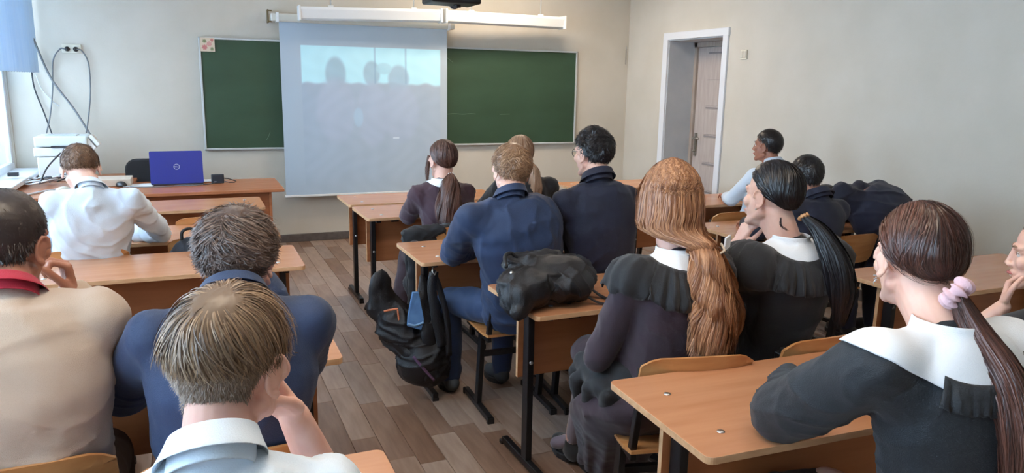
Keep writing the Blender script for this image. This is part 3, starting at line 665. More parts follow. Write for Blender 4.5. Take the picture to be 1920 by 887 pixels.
def rot(yaw, pitch, roll):
    """head turned left by yaw, nodded down by pitch, tilted to its right by roll (degrees)"""
    return Matrix.Rotation(math.radians(yaw), 3, 'Z') @ Matrix.Rotation(math.radians(-pitch), 3, 'X') @ Matrix.Rotation(math.radians(roll), 3, 'Y')
CC = v3(0, -0.012, 0.032); CR = v3(0.074, 0.094, 0.088)       # skull ellipsoid in head space
def head_prims(female=False):
    p = PS(); f = 0.94 if female else 1.0
    p.ell(CC, CR); p.ell(v3(0, 0.022, -0.03), v3(0.062*f, 0.066, 0.082)); p.ell(v3(0, 0.03, -0.072), v3(0.05*f, 0.052, 0.038))
    p.ell(v3(0, 0.074, -0.098), v3(0.018, 0.016, 0.015))                                     # chin
    for s_ in (-1, 1):
        p.cap(v3(s_*0.052*f, -0.005, -0.055), 0.018, v3(s_*0.02, 0.066, -0.093), 0.016)       # jaw line
        p.ell(v3(s_*0.04*f, 0.062, -0.022), v3(0.022, 0.02, 0.022))                           # cheek
        p.cap(v3(s_*0.012, 0.082, 0.026), 0.009, v3(s_*0.045, 0.07, 0.024), 0.008)            # brow
        p.ell(v3(s_*0.010, 0.094, -0.033), v3(0.008, 0.011, 0.008))                           # nostril wing
        p.cap(v3(s_*0.018, 0.078, 0.0145), 0.0055, v3(s_*0.045, 0.066, 0.011), 0.0055, 8); p.cap(v3(s_*0.018, 0.076, -0.004), 0.0045, v3(s_*0.044, 0.066, -0.003), 0.0045, 8)   # lids
        # ear
        R = np.array(Matrix.Rotation(s_*-0.35, 3, 'Z') @ Matrix.Rotation(-0.15, 3, 'X')); c = v3(s_*0.077, -0.004, -0.008)
        p.ell(c, v3(0.006, 0.014, 0.026), R)
        pts = [c+R @ v3(s_*0.005, 0.017*math.cos(a), 0.030*math.sin(a)+0.002) for a in np.linspace(0.2, 5.0, 12)]
        for a, b in zip(pts[:-1], pts[1:]): p.cap(a, 0.0042, b, 0.0042, 6)
        p.ell(c+R @ v3(0.002*s_, 0.006, -0.028), v3(0.0055, 0.008, 0.009), R)                 # lobe
    nq = 0.004 if female else 0; p.cap(v3(0, 0.082, 0.018), 0.0085, v3(0, 0.104-nq, -0.024), 0.0085-nq*0.3, 10); p.ell(v3(0, 0.104-nq, -0.028), v3(0.0095, 0.010, 0.009))
    for x in (-0.016, 0, 0.016):
        y = 0.088-abs(x)*0.35
        p.ell(v3(x, y, -0.056), v3(0.013, 0.008, 0.0055)); p.ell(v3(x*0.8, y-0.001, -0.067), v3(0.012, 0.008, 0.006))
    return p
def hand_prims(wr, d, palm, side, curl=(0.5, 0.7, 0.5), spread=0.05, s=1.0, thumb=(0.5, 0.3), fan=0.0):
    """wr wrist point, d finger direction, palm = direction the palm faces, side=+1 thumb to the lateral = cross(d,palm)*side"""
    p = PS(); d = unit(d); pn = unit(palm-d*np.dot(palm, d)); lat = np.cross(d, pn)*side     # lat points to the thumb side
    wr = np.asarray(wr, float)
    L = [0.088, 0.092, 0.087, 0.079]; fl = [(0.042, 0.025, 0.02), (0.047, 0.029, 0.021), (0.043, 0.027, 0.021), (0.033, 0.02, 0.018)]; fr_ = [0.0088, 0.0090, 0.0084, 0.0074]
    p.cap(wr-d*0.02*s, 0.024*s, wr+d*0.02*s, 0.024*s, flat=(pn, 0.72))
    for i in range(4):
        off = lat*(0.030-0.0195*i)*s; kn = wr+d*L[i]*s+off; base = wr+d*0.02*s+off*0.55
        p.cap(base, 0.014*s, kn, 0.0108*s, 10)
        ang = 0; q = kn; dd = unit(d+lat*(spread*(1.5-i)))
        for j in range(3):
            ang += curl[j]*(1+fan*i); dj = unit(dd*math.cos(ang)+pn*math.sin(ang)); e = q+dj*fl[i][j]*s
            p.cap(q, fr_[i]*s*(1.0-0.07*j), e, fr_[i]*s*(0.94-0.08*j), 10); q = e
    tb = wr+d*0.022*s+lat*0.026*s+pn*0.006*s; t1 = tb+unit(d*0.75+lat*thumb[0]*1.2+pn*thumb[1])*0.044*s; t2 = t1+unit(d*0.95+lat*thumb[0]*0.3+pn*thumb[1]*1.2)*0.032*s; t3 = t2+unit(d*1.0-lat*0.1+pn*thumb[1]*1.5)*0.026*s
    p.cap(tb, 0.0145*s, t1, 0.0112*s, 10); p.cap(t1, 0.0108*s, t2, 0.0098*s, 10); p.cap(t2, 0.0098*s, t3, 0.008*s, 10)
    p.cap(tb, 0.013*s, wr+d*0.06*s+lat*0.015*s, 0.012*s, 8)
    return p
SKIN = dict(light=mat('skin light', (226, 178, 158), 0.5, (214, 158, 138), 14, bump=0.03, bscale=300), fair=mat('skin fair', (232, 190, 170), 0.48, (222, 172, 152), 14, bump=0.03, bscale=300),
            tan=mat('skin tan', (176, 122, 98), 0.5, (160, 106, 84), 14, bump=0.03, bscale=300))
for m in SKIN.values():
    b = m.node_tree.nodes['Principled BSDF']; b.inputs['Subsurface Weight'].default_value = 0.12; b.inputs['Subsurface Radius'].default_value = (0.01, 0.004, 0.002)
def cloth(name, a, b, rough=0.85, sheen=0.15, bump=0.25, bs=420, fold=0.55, fs=4.5):
    new = name not in MC; m = mat(name, a, rough, b, 5, bump=bump, bscale=bs, sheen=sheen)
    if new and fold:
        nt = m.node_tree; N = nt.nodes.new; L = nt.links.new; tc = N('ShaderNodeTexCoord'); mp = N('ShaderNodeMapping'); mp.inputs['Scale'].default_value = (1.0, 1.0, 0.55); mp.inputs['Rotation'].default_value = (0.5, 0.3, 0.4)
        n = N('ShaderNodeTexNoise'); n.noise_type = 'RIDGED_MULTIFRACTAL'; n.inputs['Scale'].default_value = fs; n.inputs['Detail'].default_value = 2.0; n.inputs['Distortion'].default_value = 0.5
        L(tc.outputs['Object'], mp.inputs[0]); L(mp.outputs[0], n.inputs['Vector']); bp2 = N('ShaderNodeBump'); bp2.inputs['Strength'].default_value = fold; bp2.inputs['Distance'].default_value = 0.012
        L(n.outputs['Fac'], bp2.inputs['Height']); old = [x for x in nt.nodes if x.type == 'BUMP' and x != bp2][0]; L(bp2.outputs[0], old.inputs['Normal'])
    return m
C_NAVY = cloth('navy suiting', (34, 50, 86), (27, 41, 74), 0.7, 0.1); C_NAVYD = cloth('dark navy suiting', (24, 31, 56), (18, 24, 45), 0.75, 0.1); C_NAVYB = cloth('blue navy suiting', (34, 56, 92), (27, 46, 78), 0.65, 0.1)
C_WHITE = cloth('white shirt cotton', (222, 232, 240), (208, 220, 232), 0.7, 0.05); C_BEIGE = cloth('beige knit', (208, 186, 164), (196, 172, 150), 0.95, 0.3, 0.5, 700)
C_RED = cloth('red collar', (186, 34, 58), (160, 24, 46)); C_BURG = cloth('dark burgundy wool', (74, 50, 62), (60, 40, 52), 0.8, 0.2); C_PLUM = cloth('plum brown wool', (60, 43, 54), (48, 34, 44), 0.8, 0.2)
C_BLACK = cloth('black cotton', (24, 27, 32), (18, 20, 25), 0.75, 0.15); C_DRESS = cloth('black green dress cloth', (34, 40, 46), (27, 32, 38), 0.7, 0.1); C_COLLAR = cloth('white collar cloth', (238, 240, 242), (228, 232, 236), 0.8, 0)
C_TIGHT = mat('sheer tights', (126, 108, 116), 0.5, (110, 94, 104), 10, sheen=0.4); C_SHOE = mat('black suede', (22, 22, 24), 0.8, sheen=0.3); C_SOLE = mat('black rubber', (34, 36, 40), 0.6); C_GREY = mat('grey shoe', (70, 78, 84), 0.7)

# ---- hair
def hairmat(name, a, b, rough=0.42, spec=0.5):
    m = mat(name, a, rough, b, attr='tone', contrast=(0.0, 1.0), spec=spec)
    bs = m.node_tree.nodes['Principled BSDF']; bs.inputs['Anisotropic'].default_value = 0.3
    return m
def strands_mesh(P, w, tone, nrm, taper=True):
    """P (n,k,3) strand points -> ribbons; nrm (n,k,3) outward normals"""
    n, k, _ = P.shape; T = np.gradient(P, axis=1); T /= np.linalg.norm(T, axis=2, keepdims=True)+1e-9
    S = np.cross(T, nrm); S /= np.linalg.norm(S, axis=2, keepdims=True)+1e-9
    tilt = RNG.uniform(-0.5, 0.5, (n, 1, 1)); S = S*np.cos(tilt)+np.cross(T, S)*np.sin(tilt)
    prof = np.ones(k); prof[-1] = 0.15; prof[-2] = 0.65; prof[0] = 0.6
    if not taper: prof[:] = 1
    ww = (np.asarray(w).reshape(-1, 1)*prof[None])[..., None]/2
    V = np.stack([P-S*ww, P+S*ww], 2).reshape(-1, 3)
    b = (np.arange(n)*k*2)[:, None]+np.arange(k-1)[None]*2
    F = np.stack([b, b+1, b+3, b+2], -1).reshape(-1, 4)
    me = fastmesh('strands', V, F)
    a = me.attributes.new('tone', 'FLOAT', 'POINT'); a.data.foreach_set('value', np.repeat(np.clip(tone, 0, 1), k*2).astype(np.float32))
    me.polygons.foreach_set('use_smooth', np.ones(len(me.polygons), bool)); return me
def hair_mask(D, line):
    """D unit directions from skull centre; line = (front, side, back) elevation (deg) of the hairline"""
    az = np.degrees(np.abs(np.arctan2(D[:, 0], D[:, 1]))); el = np.degrees(np.arcsin(np.clip(D[:, 2], -1, 1)))
    th = np.interp(az, [0, 35, 52, 66, 76, 84, 97, 113, 180], [line[0]-2, line[0]-6, line[0]*0.6, line[1]+6, line[1]-12, line[1]+1, line[1]+3, line[2]+10, line[2]])
    return el-th
def resample(paths, stops, K):
    """paths (n,M,3) and stop index (n,) -> (n,K,3)"""
    n, M, _ = paths.shape; t = np.linspace(0, 1, K)[None]*stops[:, None]; i0 = np.clip(np.floor(t).astype(int), 0, M-2); f = (t-i0)[..., None]
    r = np.arange(n)[:, None]; return paths[r, i0]*(1-f)+paths[r, i0+1]*f
def sph_pts(n):
    i = np.arange(n)+0.5; ph = np.arccos(1-2*i/n); th = math.pi*(1+5**0.5)*i
    return np.stack([np.cos(th)*np.sin(ph), np.sin(th)*np.sin(ph), np.cos(ph)], -1)
def neck_rad(D, r=0.0535):
    """distance from the skull centre to the neck column along D"""
    a = D[:, 0]**2+D[:, 1]**2+1e-9; oy = CC[1]+0.020; b = oy*D[:, 1]; c_ = oy*oy-r*r
    t = (-b+np.sqrt(np.maximum(b*b-a*c_, 0)))/a; t = np.where(D[:, 2] < -0.2, t, 0); return np.where(t*D[:, 2] > -0.112, t, 0)
def scalp_rad(D, r=0.0535):
    s = 1/np.linalg.norm(D/CR, axis=1); n_ = neck_rad(D, r); n_ = np.where(D[:, 1] < 0.15, n_, 0); k = 0.012
    h = np.clip(0.5+0.5*(s-n_)/k, 0, 1); return n_*(1-h)+s*h+k*h*(1-h)
def cap_mesh(line, thick, fuzz=0.0015):
    """closed scalp shell under the strands"""
    nu, nv = 72, 52; V = []; 
    th = np.linspace(0, 2*math.pi, nu, endpoint=False); ph = np.linspace(0.02, math.pi*0.93, nv)
    PH, TH = np.meshgrid(ph, th, indexing='ij'); D = np.stack([np.sin(PH)*np.sin(TH), np.sin(PH)*np.cos(TH), np.cos(PH)], -1).reshape(-1, 3)
    k = hair_mask(D, line); off = np.where(k > 0, thick*np.clip(k/14, 0.12, 1), -0.006); off += RNG.normal(0, fuzz*0.3, len(off))
    P = CC+D*(scalp_rad(D)+off)[:, None]
    I = np.arange(nu*nv).reshape(nv, nu); F = np.stack([I[:-1], np.roll(I[:-1], -1, 1), np.roll(I[1:], -1, 1), I[1:]], -1).reshape(-1, 4)
    keep = (k.reshape(-1)[F] > -9).all(1); me = fastmesh('cap', P, F[keep]); a = me.attributes.new('tone', 'FLOAT', 'POINT'); a.data.foreach_set('value', np.full(len(P), 0.75, np.float32))
    me.polygons.foreach_set('use_smooth', np.ones(len(me.polygons), bool)); return me
def trace(line, n, whorl, length, thick, lift, grav=0.5, swirl=0.0, noise=0.25, clump=0.3, zcut=None, ds=0.006, K=9, wave=0.0, mode='away', tie=None, M=44, hang=0.0, region=None, scale=None):
    """grow strands over the skull. returns P (n,K,3), normals, root randoms"""
    cr = CR if scale is None else CR*np.asarray(scale)
    D = sph_pts(int(n*1.9)); D = D[hair_mask(D, line) > 0]
    if region is not None: D = D[region(D)]
    D = D+RNG.normal(0, 0.02, D.shape); D /= np.linalg.norm(D, axis=1, keepdims=True); n = len(D)
    Wd = unit(whorl); P = CC+D/np.linalg.norm(D/cr, axis=1, keepdims=True)+D*0.001
    def low(X, f, ph): return np.stack([np.sin(X[:, 0]*f+ph)+np.sin(X[:, 2]*f*1.3+2*ph), np.sin(X[:, 1]*f*1.1+3*ph)+np.sin(X[:, 0]*f*.7+ph), np.sin(X[:, 2]*f+ph*1.7)+np.sin(X[:, 1]*f*1.4+ph)], -1)*0.5
    nz = RNG.normal(0, noise, (n, 3)); cl = low(P, 90, 1.3)*clump+low(P, 210, 2.9)*clump*0.6
    Ls = length*RNG.uniform(0.75, 1.15, n) if not hasattr(length, '__call__') else length(D)*RNG.uniform(0.8, 1.15, n)
    tgt = thick*RNG.uniform(0.35, 1.0, n)**0.8
    out = [P.copy()]; nr = []; stop = np.full(n, M-1.0); done = np.zeros(n, bool); arc = np.zeros(n); zc = (zcut(D) if callable(zcut) else zcut) if zcut is not None else None
    zj = RNG.normal(0, 0.004, n); mom = None
    for k in range(M-1):
        N = (P-CC)/cr**2; N /= np.linalg.norm(N, axis=1, keepdims=True)
        rad = (P-CC)/np.linalg.norm(P-CC, axis=1, keepdims=True)
        if mode == 'away':
            A = rad-Wd*np.sum(rad*Wd, 1, keepdims=True); A /= np.linalg.norm(A, axis=1, keepdims=True)+1e-6
            A = A+np.cross(Wd, rad)*swirl
        elif mode == 'tie':
            A = tie-P; A /= np.linalg.norm(A, axis=1, keepdims=True)+1e-6
        else: A = np.zeros_like(P)+mode
        g = v3(0, 0, -1)
        d = A+g*grav*min(1, k/8+0.3)+nz*(0.6 if mode != 'tie' else 0.25)+cl
        d = d-N*np.sum(d*N, 1, keepdims=True); d /= np.linalg.norm(d, axis=1, keepdims=True)+1e-6
        frac = arc/Ls
        d = d+N*(lift*frac)[:, None]; 
        if hang: 
            free = np.clip((-(N[:, 2])-0.05)*4, 0, 1)[:, None]*hang; d = d*(1-free)+g*free
        mom = d if mom is None else mom*0.55+d*0.45
        P = P+mom/(np.linalg.norm(mom, axis=1, keepdims=True)+1e-6)*ds
        lev = np.linalg.norm((P-CC)/cr, axis=1); surf = CC+(P-CC)/lev[:, None]; h = np.linalg.norm(P-surf, axis=1)*np.sign(lev-1)
        want = tgt*np.minimum(1, (k+1)/5); lo = want*0.8; hi = want+lift*0.05+ (1e3 if hang else 0)*(N[:, 2] < -0.05)
        hh = np.clip(h, lo, np.maximum(hi, lo)) if not lift else np.maximum(h, lo)
        P = surf+N*hh[:, None]; arc += ds
        newdone = (arc > Ls)
        if zc is not None: newdone |= (P[:, 2] < zc+zj)
        if mode == 'tie': newdone |= (np.linalg.norm(P-tie, axis=1) < 0.016)
        stop = np.where(~done & newdone, k+1, stop); done |= newdone; out.append(P.copy())
        if done.all(): break
    out = np.stack(out, 1); stop = np.minimum(stop, out.shape[1]-1)
    Q = resample(out, stop, K)
    if wave: 
        t = np.linspace(0, 1, K)[None, :, None]; Q = Q+np.sin(t*14+RNG.uniform(0, 6, (n, 1, 1)))*wave*t
    NN = (Q-CC)/cr**2; NN /= np.linalg.norm(NN, axis=2, keepdims=True)
    tone = np.clip(0.5+0.22*RNG.normal(size=n)+0.30*np.sin(P[:, 0]*110+np.sin(P[:, 1]*60)*2), 0, 1)
    return Q, NN, tone
def fuzz_layer(line, n, length, w=0.0015, down=0.9, zmax=0.02):
    D = sph_pts(n*5); D = D+RNG.normal(0, 0.01, D.shape); D /= np.linalg.norm(D, axis=1, keepdims=True); D = D[(hair_mask(D, line) > 0) & (D[:, 2] < 0.15)]; P0 = CC+D*scalp_rad(D)[:, None]; D = D[P0[:, 2] < zmax]; P0 = P0[P0[:, 2] < zmax]
    n = len(P0); H = D.copy(); H[:, 2] *= 0.2; H /= np.linalg.norm(H, axis=1, keepdims=True); d = H*0.28+v3(0, 0, -1)*down+RNG.normal(0, 0.22, (n, 3)); L = length*RNG.uniform(0.6, 1.2, n)
    t = np.linspace(0, 1, 4)[None, :, None]; P = P0[:, None]+H[:, None]*0.002+d[:, None]*L[:, None, None]*t; N = np.repeat(H[:, None], 4, 1)
    return P, N, np.clip(0.5+0.25*RNG.normal(size=n), 0, 1)
def curtain(n, tie, K=18, rx=0.100, ry=0.118, zlow=-0.13, part=0.02):
    """loose hair falling over skull and neck, gathered at tie (head space)"""
    D = sph_pts(int(n*1.6)); D = D[hair_mask(D, (30, -5, -45)) > 0]; D += RNG.normal(0, 0.02, D.shape); D /= np.linalg.norm(D, axis=1, keepdims=True); n = len(D)
    az = np.arctan2(D[:, 0]-part, -D[:, 1]); az = np.clip(az*1.0, -2.1, 2.1); az = az*np.where(np.abs(az) > 1.5, 0.93, 1)      # 0 = back
    az = az+RNG.normal(0, 0.05, n); q = RNG.uniform(0.80, 1.06, n)
    P0 = CC+D*(scalp_rad(D)+0.004)[:, None]
    top = CC+D*(1/np.linalg.norm(D/(CR+0.022), axis=1))[:, None]
    def ring(z, fx, fy, cy): return np.stack([np.sin(az)*fx*q, cy-np.cos(az)*fy*q, np.full(n, z)], -1)
    W1 = ring(0.04, rx*0.93, ry*0.93, -0.004); W2 = ring(-0.03, rx, ry*0.98, -0.006); W3 = ring(-0.09, rx*0.97, ry*0.86, -0.02)
    s_ = np.clip((0.035-P0[:, 2])/0.06, 0, 1)[:, None]; W1 = W1*(1-s_)+(P0*0.4+W2*0.6)*s_
    a2 = RNG.uniform(0, 6.28, n); rr = 0.034*np.sqrt(RNG.uniform(0, 1, n)); W4 = tie+np.stack([np.sin(az)*0.045*q, -np.cos(az)*0.02, 0*az+0.012], -1); 
    Wp = [P0, top*(1-s_)+(P0*0.6+W1*0.4)*s_, W1, W2, W3, W4, W4+v3(0, 0, -0.02)]; wob = RNG.normal(0, 0.003, (len(Wp), n, 3)); Wp = [w+o*(i > 1) for i, (w, o) in enumerate(zip(Wp, wob))]
    Q = [Wp[0]*2-Wp[1]]+Wp+[Wp[-1]]; out = []; M = len(Wp)-1
    for k in range(K):
        u = k/(K-1)*M*0.9999; i = int(u)+1; t = u-int(u); a, b, c, d = Q[i-1], Q[i], Q[i+1], Q[i+2]
        out.append(0.5*((2*b)+(c-a)*t+(2*a-5*b+4*c-d)*t*t+(3*b-a-3*c+d)*t**3))
    P = np.stack(out, 1); lock = np.sin(az*17+np.sin(D[:, 2]*9)*2); P += (P-CC)/np.linalg.norm(P-CC, axis=2, keepdims=True)*(0.0035*lock[:, None, None])*np.linspace(0, 1, K)[None, :, None]
    N = P-v3(0, -0.01, 0); N[:, :, 2] *= 0.4; N /= np.linalg.norm(N, axis=2, keepdims=True)
    return P, N, np.clip(0.5+0.18*RNG.normal(size=n)+0.28*lock, 0, 1)
def tail_strands(path, radii, n, K=16, wave=0.0, wfreq=9.0, flat=1.0, fray=0.0, seed=0):
    """loose bundle of strands along a world-space path"""
    Pp = np.array([p[:] for p in smooth_path(path, 12)]); s = np.linspace(0, 1, len(Pp)); t = np.linspace(0, 1, K)
    C = np.stack([np.interp(t, s, Pp[:, i]) for i in range(3)], -1); R = np.interp(t, np.linspace(0, 1, len(radii)), radii)
    T = np.gradient(C, axis=0); T /= np.linalg.norm(T, axis=1, keepdims=True); ref = v3(1, 0.15, 0)
    U = ref-T*(T @ ref)[:, None]; U /= np.linalg.norm(U, axis=1, keepdims=True); Wv = np.cross(T, U)
    a = RNG.uniform(0, 2*math.pi, n); r = np.sqrt(RNG.uniform(0.05, 1, n)); r = r**0.6
    tw = 0.25*np.sin(a*3)[:, None]*t[None]
    aa = a[:, None]+tw; k1 = np.floor(a*7/(2*math.pi)*2)+np.floor(r*3)*20; ph = k1*1.7+RNG.normal(0, 0.5, n); am = wave*(0.7+0.6*np.abs(np.sin(k1*2.3)))
    endr = RNG.uniform(0.82, 1.0, n) if fray == 0 else RNG.uniform(1-fray, 1.0, n)
    tt = t[None]*endr[:, None]
    Ci = np.stack([np.interp(tt, t, C[:, i]) for i in range(3)], -1); Ri = np.interp(tt, t, R); Ui = np.stack([np.interp(tt, t, U[:, i]) for i in range(3)], -1); Wi = np.stack([np.interp(tt, t, Wv[:, i]) for i in range(3)], -1)
    rr = Ri*r[:, None]
    wv = am[:, None]*np.sin(tt*wfreq+ph[:, None])*np.clip(tt*3, 0, 1); wv2 = am[:, None]*0.7*np.cos(tt*wfreq*0.9+ph[:, None]*1.3)*np.clip(tt*3, 0, 1)
    P = Ci+Ui*((np.cos(aa)*rr)+wv)[..., None]+Wi*((np.sin(aa)*rr)*flat+wv2)[..., None]
    P += RNG.normal(0, 0.0012, P.shape)*np.clip(tt, 0.2, 1)[..., None]
    N = P-Ci; N /= np.linalg.norm(N, axis=2, keepdims=True)+1e-9
    tone = np.clip(0.5+0.2*RNG.normal(size=n)+0.25*np.sin(a*7+1), 0, 1)
    return P, N, tone
def xfM(M, me): me.transform(M); return me

# ---- a seated person
def person(label, hip, neck, head, hd, shw=0.165, shyaw=0, arms=None, hands=None, knees=None, ankles=None, g=1.0, female=False, skin='light', top=None, top_name='jacket', bottom=None, bottom_name='trousers',
           hair=None, collar=None, voxel=0.009, fine=0.0045, bulge=0.05, skirt=None, shoes=True, cuffs=None, wrinkle=1.0, long_sleeve=(1, 1), group=None, shdrop=0.075, shoem=None, puff=0, neck_r=0.056, extra=None, seat=0.47, crown=None, face=False, shoff=None):
    hip = v3(hip[0], hip[1], seat); neck = v3(*neck); head = v3(*head)
    root = empty('person', (hip[0], hip[1], 0)); tag(root, label, 'person', group); inv = Matrix.Translation((-hip[0], -hip[1], 0))
    Rh = rot(*hd); HM = Matrix.Translation(Vector(head)) @ Rh.to_4x4(); HMn = np.array(HM)
    def hp(p): return HMn[:3, :3] @ np.asarray(p, float)+HMn[:3, 3]
    sy = math.radians(shyaw); lat = v3(math.cos(sy), math.sin(sy), 0)
    ctrl = (hip+neck)/2+v3(0, -bulge, 0.02)
    def spine(t): return (1-t)**2*hip+2*t*(1-t)*ctrl+t*t*neck
    def dspine(t): return unit(2*(1-t)*(ctrl-hip)+2*t*(neck-ctrl))
    tt = dspine(0.97); sl = shoff or ((0, 0, 0), (0, 0, 0))
    shdrop += 0.014; SL = neck-lat*shw-v3(0, 0, shdrop)+v3(*sl[0]); SRt = neck+lat*shw-v3(0, 0, shdrop)+v3(*sl[1])
    el = [v3(*arms[0][0]), v3(*arms[1][0])]; wr = [v3(*arms[0][1]), v3(*arms[1][1])]
    tsl = [0, 0.15, 0.32, 0.5, 0.66, 0.8, 0.9, 0.96]
    hw = np.array([0.165, 0.160, 0.150, 0.160, 0.172, 0.165, 0.13, 0.085] if not female else [0.165, 0.150, 0.128, 0.136, 0.148, 0.142, 0.11, 0.075])*g*(shw/0.165)**0.6
    hd_ = np.array([0.125, 0.122, 0.115, 0.120, 0.122, 0.108, 0.085, 0.065] if not female else [0.125, 0.115, 0.10, 0.108, 0.115, 0.10, 0.08, 0.062])*g
    def torso(ps, off=0.0):
        C = []; U = []; Dd = []
        for t in tsl:
            tg = dspine(t); u = unit(v3(1, 0, 0)*(1-t)+lat*t); u = unit(u-tg*np.dot(u, tg)); C.append(spine(t)); U.append(u); Dd.append(np.cross(tg, u))
        ps.loft(C, U, Dd, hw+off, hd_+off)
        for S_, s_ in ((SL, -1), (SRt, 1)):
            ps.cap(neck+v3(0, 0, -0.05)+lat*s_*0.02, 0.046+off*0.6, S_+v3(0, 0, 0.002), 0.044*g+off*0.7)
            mid = spine(0.72); ps.cap(S_-v3(0, 0, 0.02)-lat*s_*0.012, 0.052*g+off, mid+lat*s_*0.075, 0.080*g+off)
        return ps
    def arm(ps, off, i, upto=1.0, r=(0.050, 0.043, 0.041, 0.028)):
        S_ = (SL, SRt)[i]; k = g
        ps.cap(S_, r[0]*k+off, el[i], r[1]*k+off); e = el[i]+(wr[i]-el[i])*upto
        ps.cap(el[i], r[1]*k+off*1.05, e, (r[2]+(r[3]-r[2])*upto)*k+off)
    # skin: torso, neck, limbs coarse; head, hands fine; one mesh
    co = PS(); torso(co, -0.024); arm(co, -0.008, 0, 0.9); arm(co, -0.008, 1, 0.9)
    co.cap(neck-v3(0, -0.01, 0.05), neck_r-0.006, hp((0, -0.022, -0.05)), neck_r-0.004)
    knees = knees or ((hip[0]-0.11, hip[1]+0.43, 0.50), (hip[0]+0.11, hip[1]+0.43, 0.50)); ankles = ankles or ((hip[0]-0.11, hip[1]+0.40, 0.09), (hip[0]+0.11, hip[1]+0.40, 0.09))
    kn = [v3(*k) for k in knees]; an = [v3(*k) for k in ankles]; hj = [hip+v3(-0.09, 0.02, 0.01), hip+v3(0.09, 0.02, 0.01)]
    for i in (0, 1): co.cap(hj[i], 0.076*g, kn[i], 0.052*g); co.cap(kn[i], 0.050*g, an[i], 0.036*g); co.cap(an[i], 0.034, an[i]+v3(0, 0.10, -0.045), 0.028)
    coarse = fuse(co, max(voxel, 0.012), 4)
    fi = head_prims(female).xf(HM); fi.cap(neck-v3(0, -0.01, 0.025), neck_r-0.004, hp((0, -0.022, -0.045)), neck_r-0.003, 20)
    fi.cap(neck-v3(0, -0.015, 0.025), neck_r*0.9, hp((0, 0.01, -0.05)), neck_r*0.86, 20)
    for i in (0, 1):
        h = (hands or (None, None))[i]
        if h is None: h = dict(d=unit(wr[i]-el[i]), palm=v3(0, 0, -1), curl=(0.25, 0.4, 0.3))
        s_ = 1 if i else -1
        hpz = hand_prims(wr[i], h['d'], v3(*h['palm']), h.get('side', s_), h.get('curl', (0.5, 0.7, 0.5)), h.get('spread', 0.05), h.get('s', 0.95 if not female else 0.86), h.get('thumb', (0.5, 0.3)), h.get('fan', 0))
        if h.get('fine', fine) <= fine+1e-6: 
            fi.join(hpz)
        else: fi.join(hpz)
        fi.cap(el[i]+(wr[i]-el[i])*0.25, (0.040 if not female else 0.035)*g, wr[i], (0.027 if not female else 0.023), 16)
    fme = fuse(fi, fine, 2, fac=0.45); body = meshobj('body', joinmeshes([coarse, fme]), SKIN[skin], root, inv)
    # eyes
    for s_ in (-1, 1):
        me = bpy.data.meshes.new('eye'); bm = bmesh.new(); bmesh.ops.create_uvsphere(bm, u_segments=12, v_segments=8, radius=0.0125); bm.to_mesh(me); bm.free(); me.polygons.foreach_set('use_smooth', [True]*len(me.polygons))
        me.materials.append(mat('eye white', (226, 222, 218), 0.2)); me.transform(inv @ HM @ Matrix.Translation((s_*0.031, 0.0672, 0.005))); e = link(bpy.data.objects.new('eye', me), root)
        me = bpy.data.meshes.new('iris'); bm = bmesh.new(); bmesh.ops.create_uvsphere(bm, u_segments=12, v_segments=6, radius=0.0062); bm.to_mesh(me); bm.free()
        me.materials.append(mat('iris dark', (46, 32, 26), 0.15)); me.transform(inv @ HM @ Matrix.Translation((s_*0.031, 0.0740, 0.005))); link(bpy.data.objects.new('iris', me), e)
        bw = MB(); bw.tube([hp((s_*x, y, z)) for x, y, z in ((0.014, 0.0905, 0.026), (0.028, 0.0855, 0.030), (0.045, 0.0745, 0.026))], [0.003, 0.0035, 0.0015], 6)
        bw.tube([hp((s_*x, y, z)) for x, y, z in ((0.018, 0.0805, 0.009), (0.031, 0.0815, 0.0115), (0.045, 0.0725, 0.007))], [0.0012, 0.0018, 0.001], 5)
        ob = bw.build('eyebrow', hair['mat'] if hair else mat('iris dark', (46, 32, 26), 0.15), root); ob.data.transform(inv)
    if face or True:
        lm = MB(); lm.tube([hp(p) for p in ((-0.022, 0.084, -0.0605), (-0.01, 0.0955, -0.0585), (0, 0.098, -0.0595), (0.01, 0.0955, -0.0585), (0.022, 0.084, -0.0605))], [0.002, 0.0045, 0.0045, 0.0045, 0.002], 8)
        ob = lm.build('lips', mat('lips', (190, 110, 104), 0.45), root); ob.data.transform(inv)
    # clothes
    bvh = None; topo = None
    if top:
        ct = PS(); off = {'jacket': 0.016, 'shirt': 0.009, 'dress': 0.010, 'sweater': 0.016}[top_name]; torso(ct, off)
        for i in (0, 1):
            up = long_sleeve[i]; r = (0.050, 0.044, 0.043, 0.035)
            if puff: 
                ct.ell(((SL, SRt)[i])*0.8+el[i]*0.2, v3(0.062+puff*0.3, 0.062+puff*0.3, 0.075)); r = (0.052+puff*0.6, 0.046+puff, 0.045+puff, 0.028)
            arm(ct, off, i, up, r)
        ct.cap(neck-v3(0, 0.0, 0.085), neck_r+0.036, neck+v3(0, 0.0, -0.050), neck_r+0.017, 20)
        if top_name == 'jacket':
            ct.cap(neck-v3(0, 0.0, 0.055), neck_r+0.026, neck+v3(0, 0.0, -0.032), neck_r+0.010, 18)
            C = [hip+v3(0, -0.02, -0.02), spine(0.1), spine(0.25)]; tg = [v3(0, 0, 1)]*3
            ct.loft(C, [v3(1, 0, 0)]*3, [v3(0, 1, 0)]*3, [0.19*g, 0.178*g, 0.165*g], [0.15*g, 0.138*g, 0.125*g])
        cme = fold_disp(fuse(ct, voxel, 5, ((0.11, 0.011*wrinkle),)), 0.0042*wrinkle, 26, len(label))
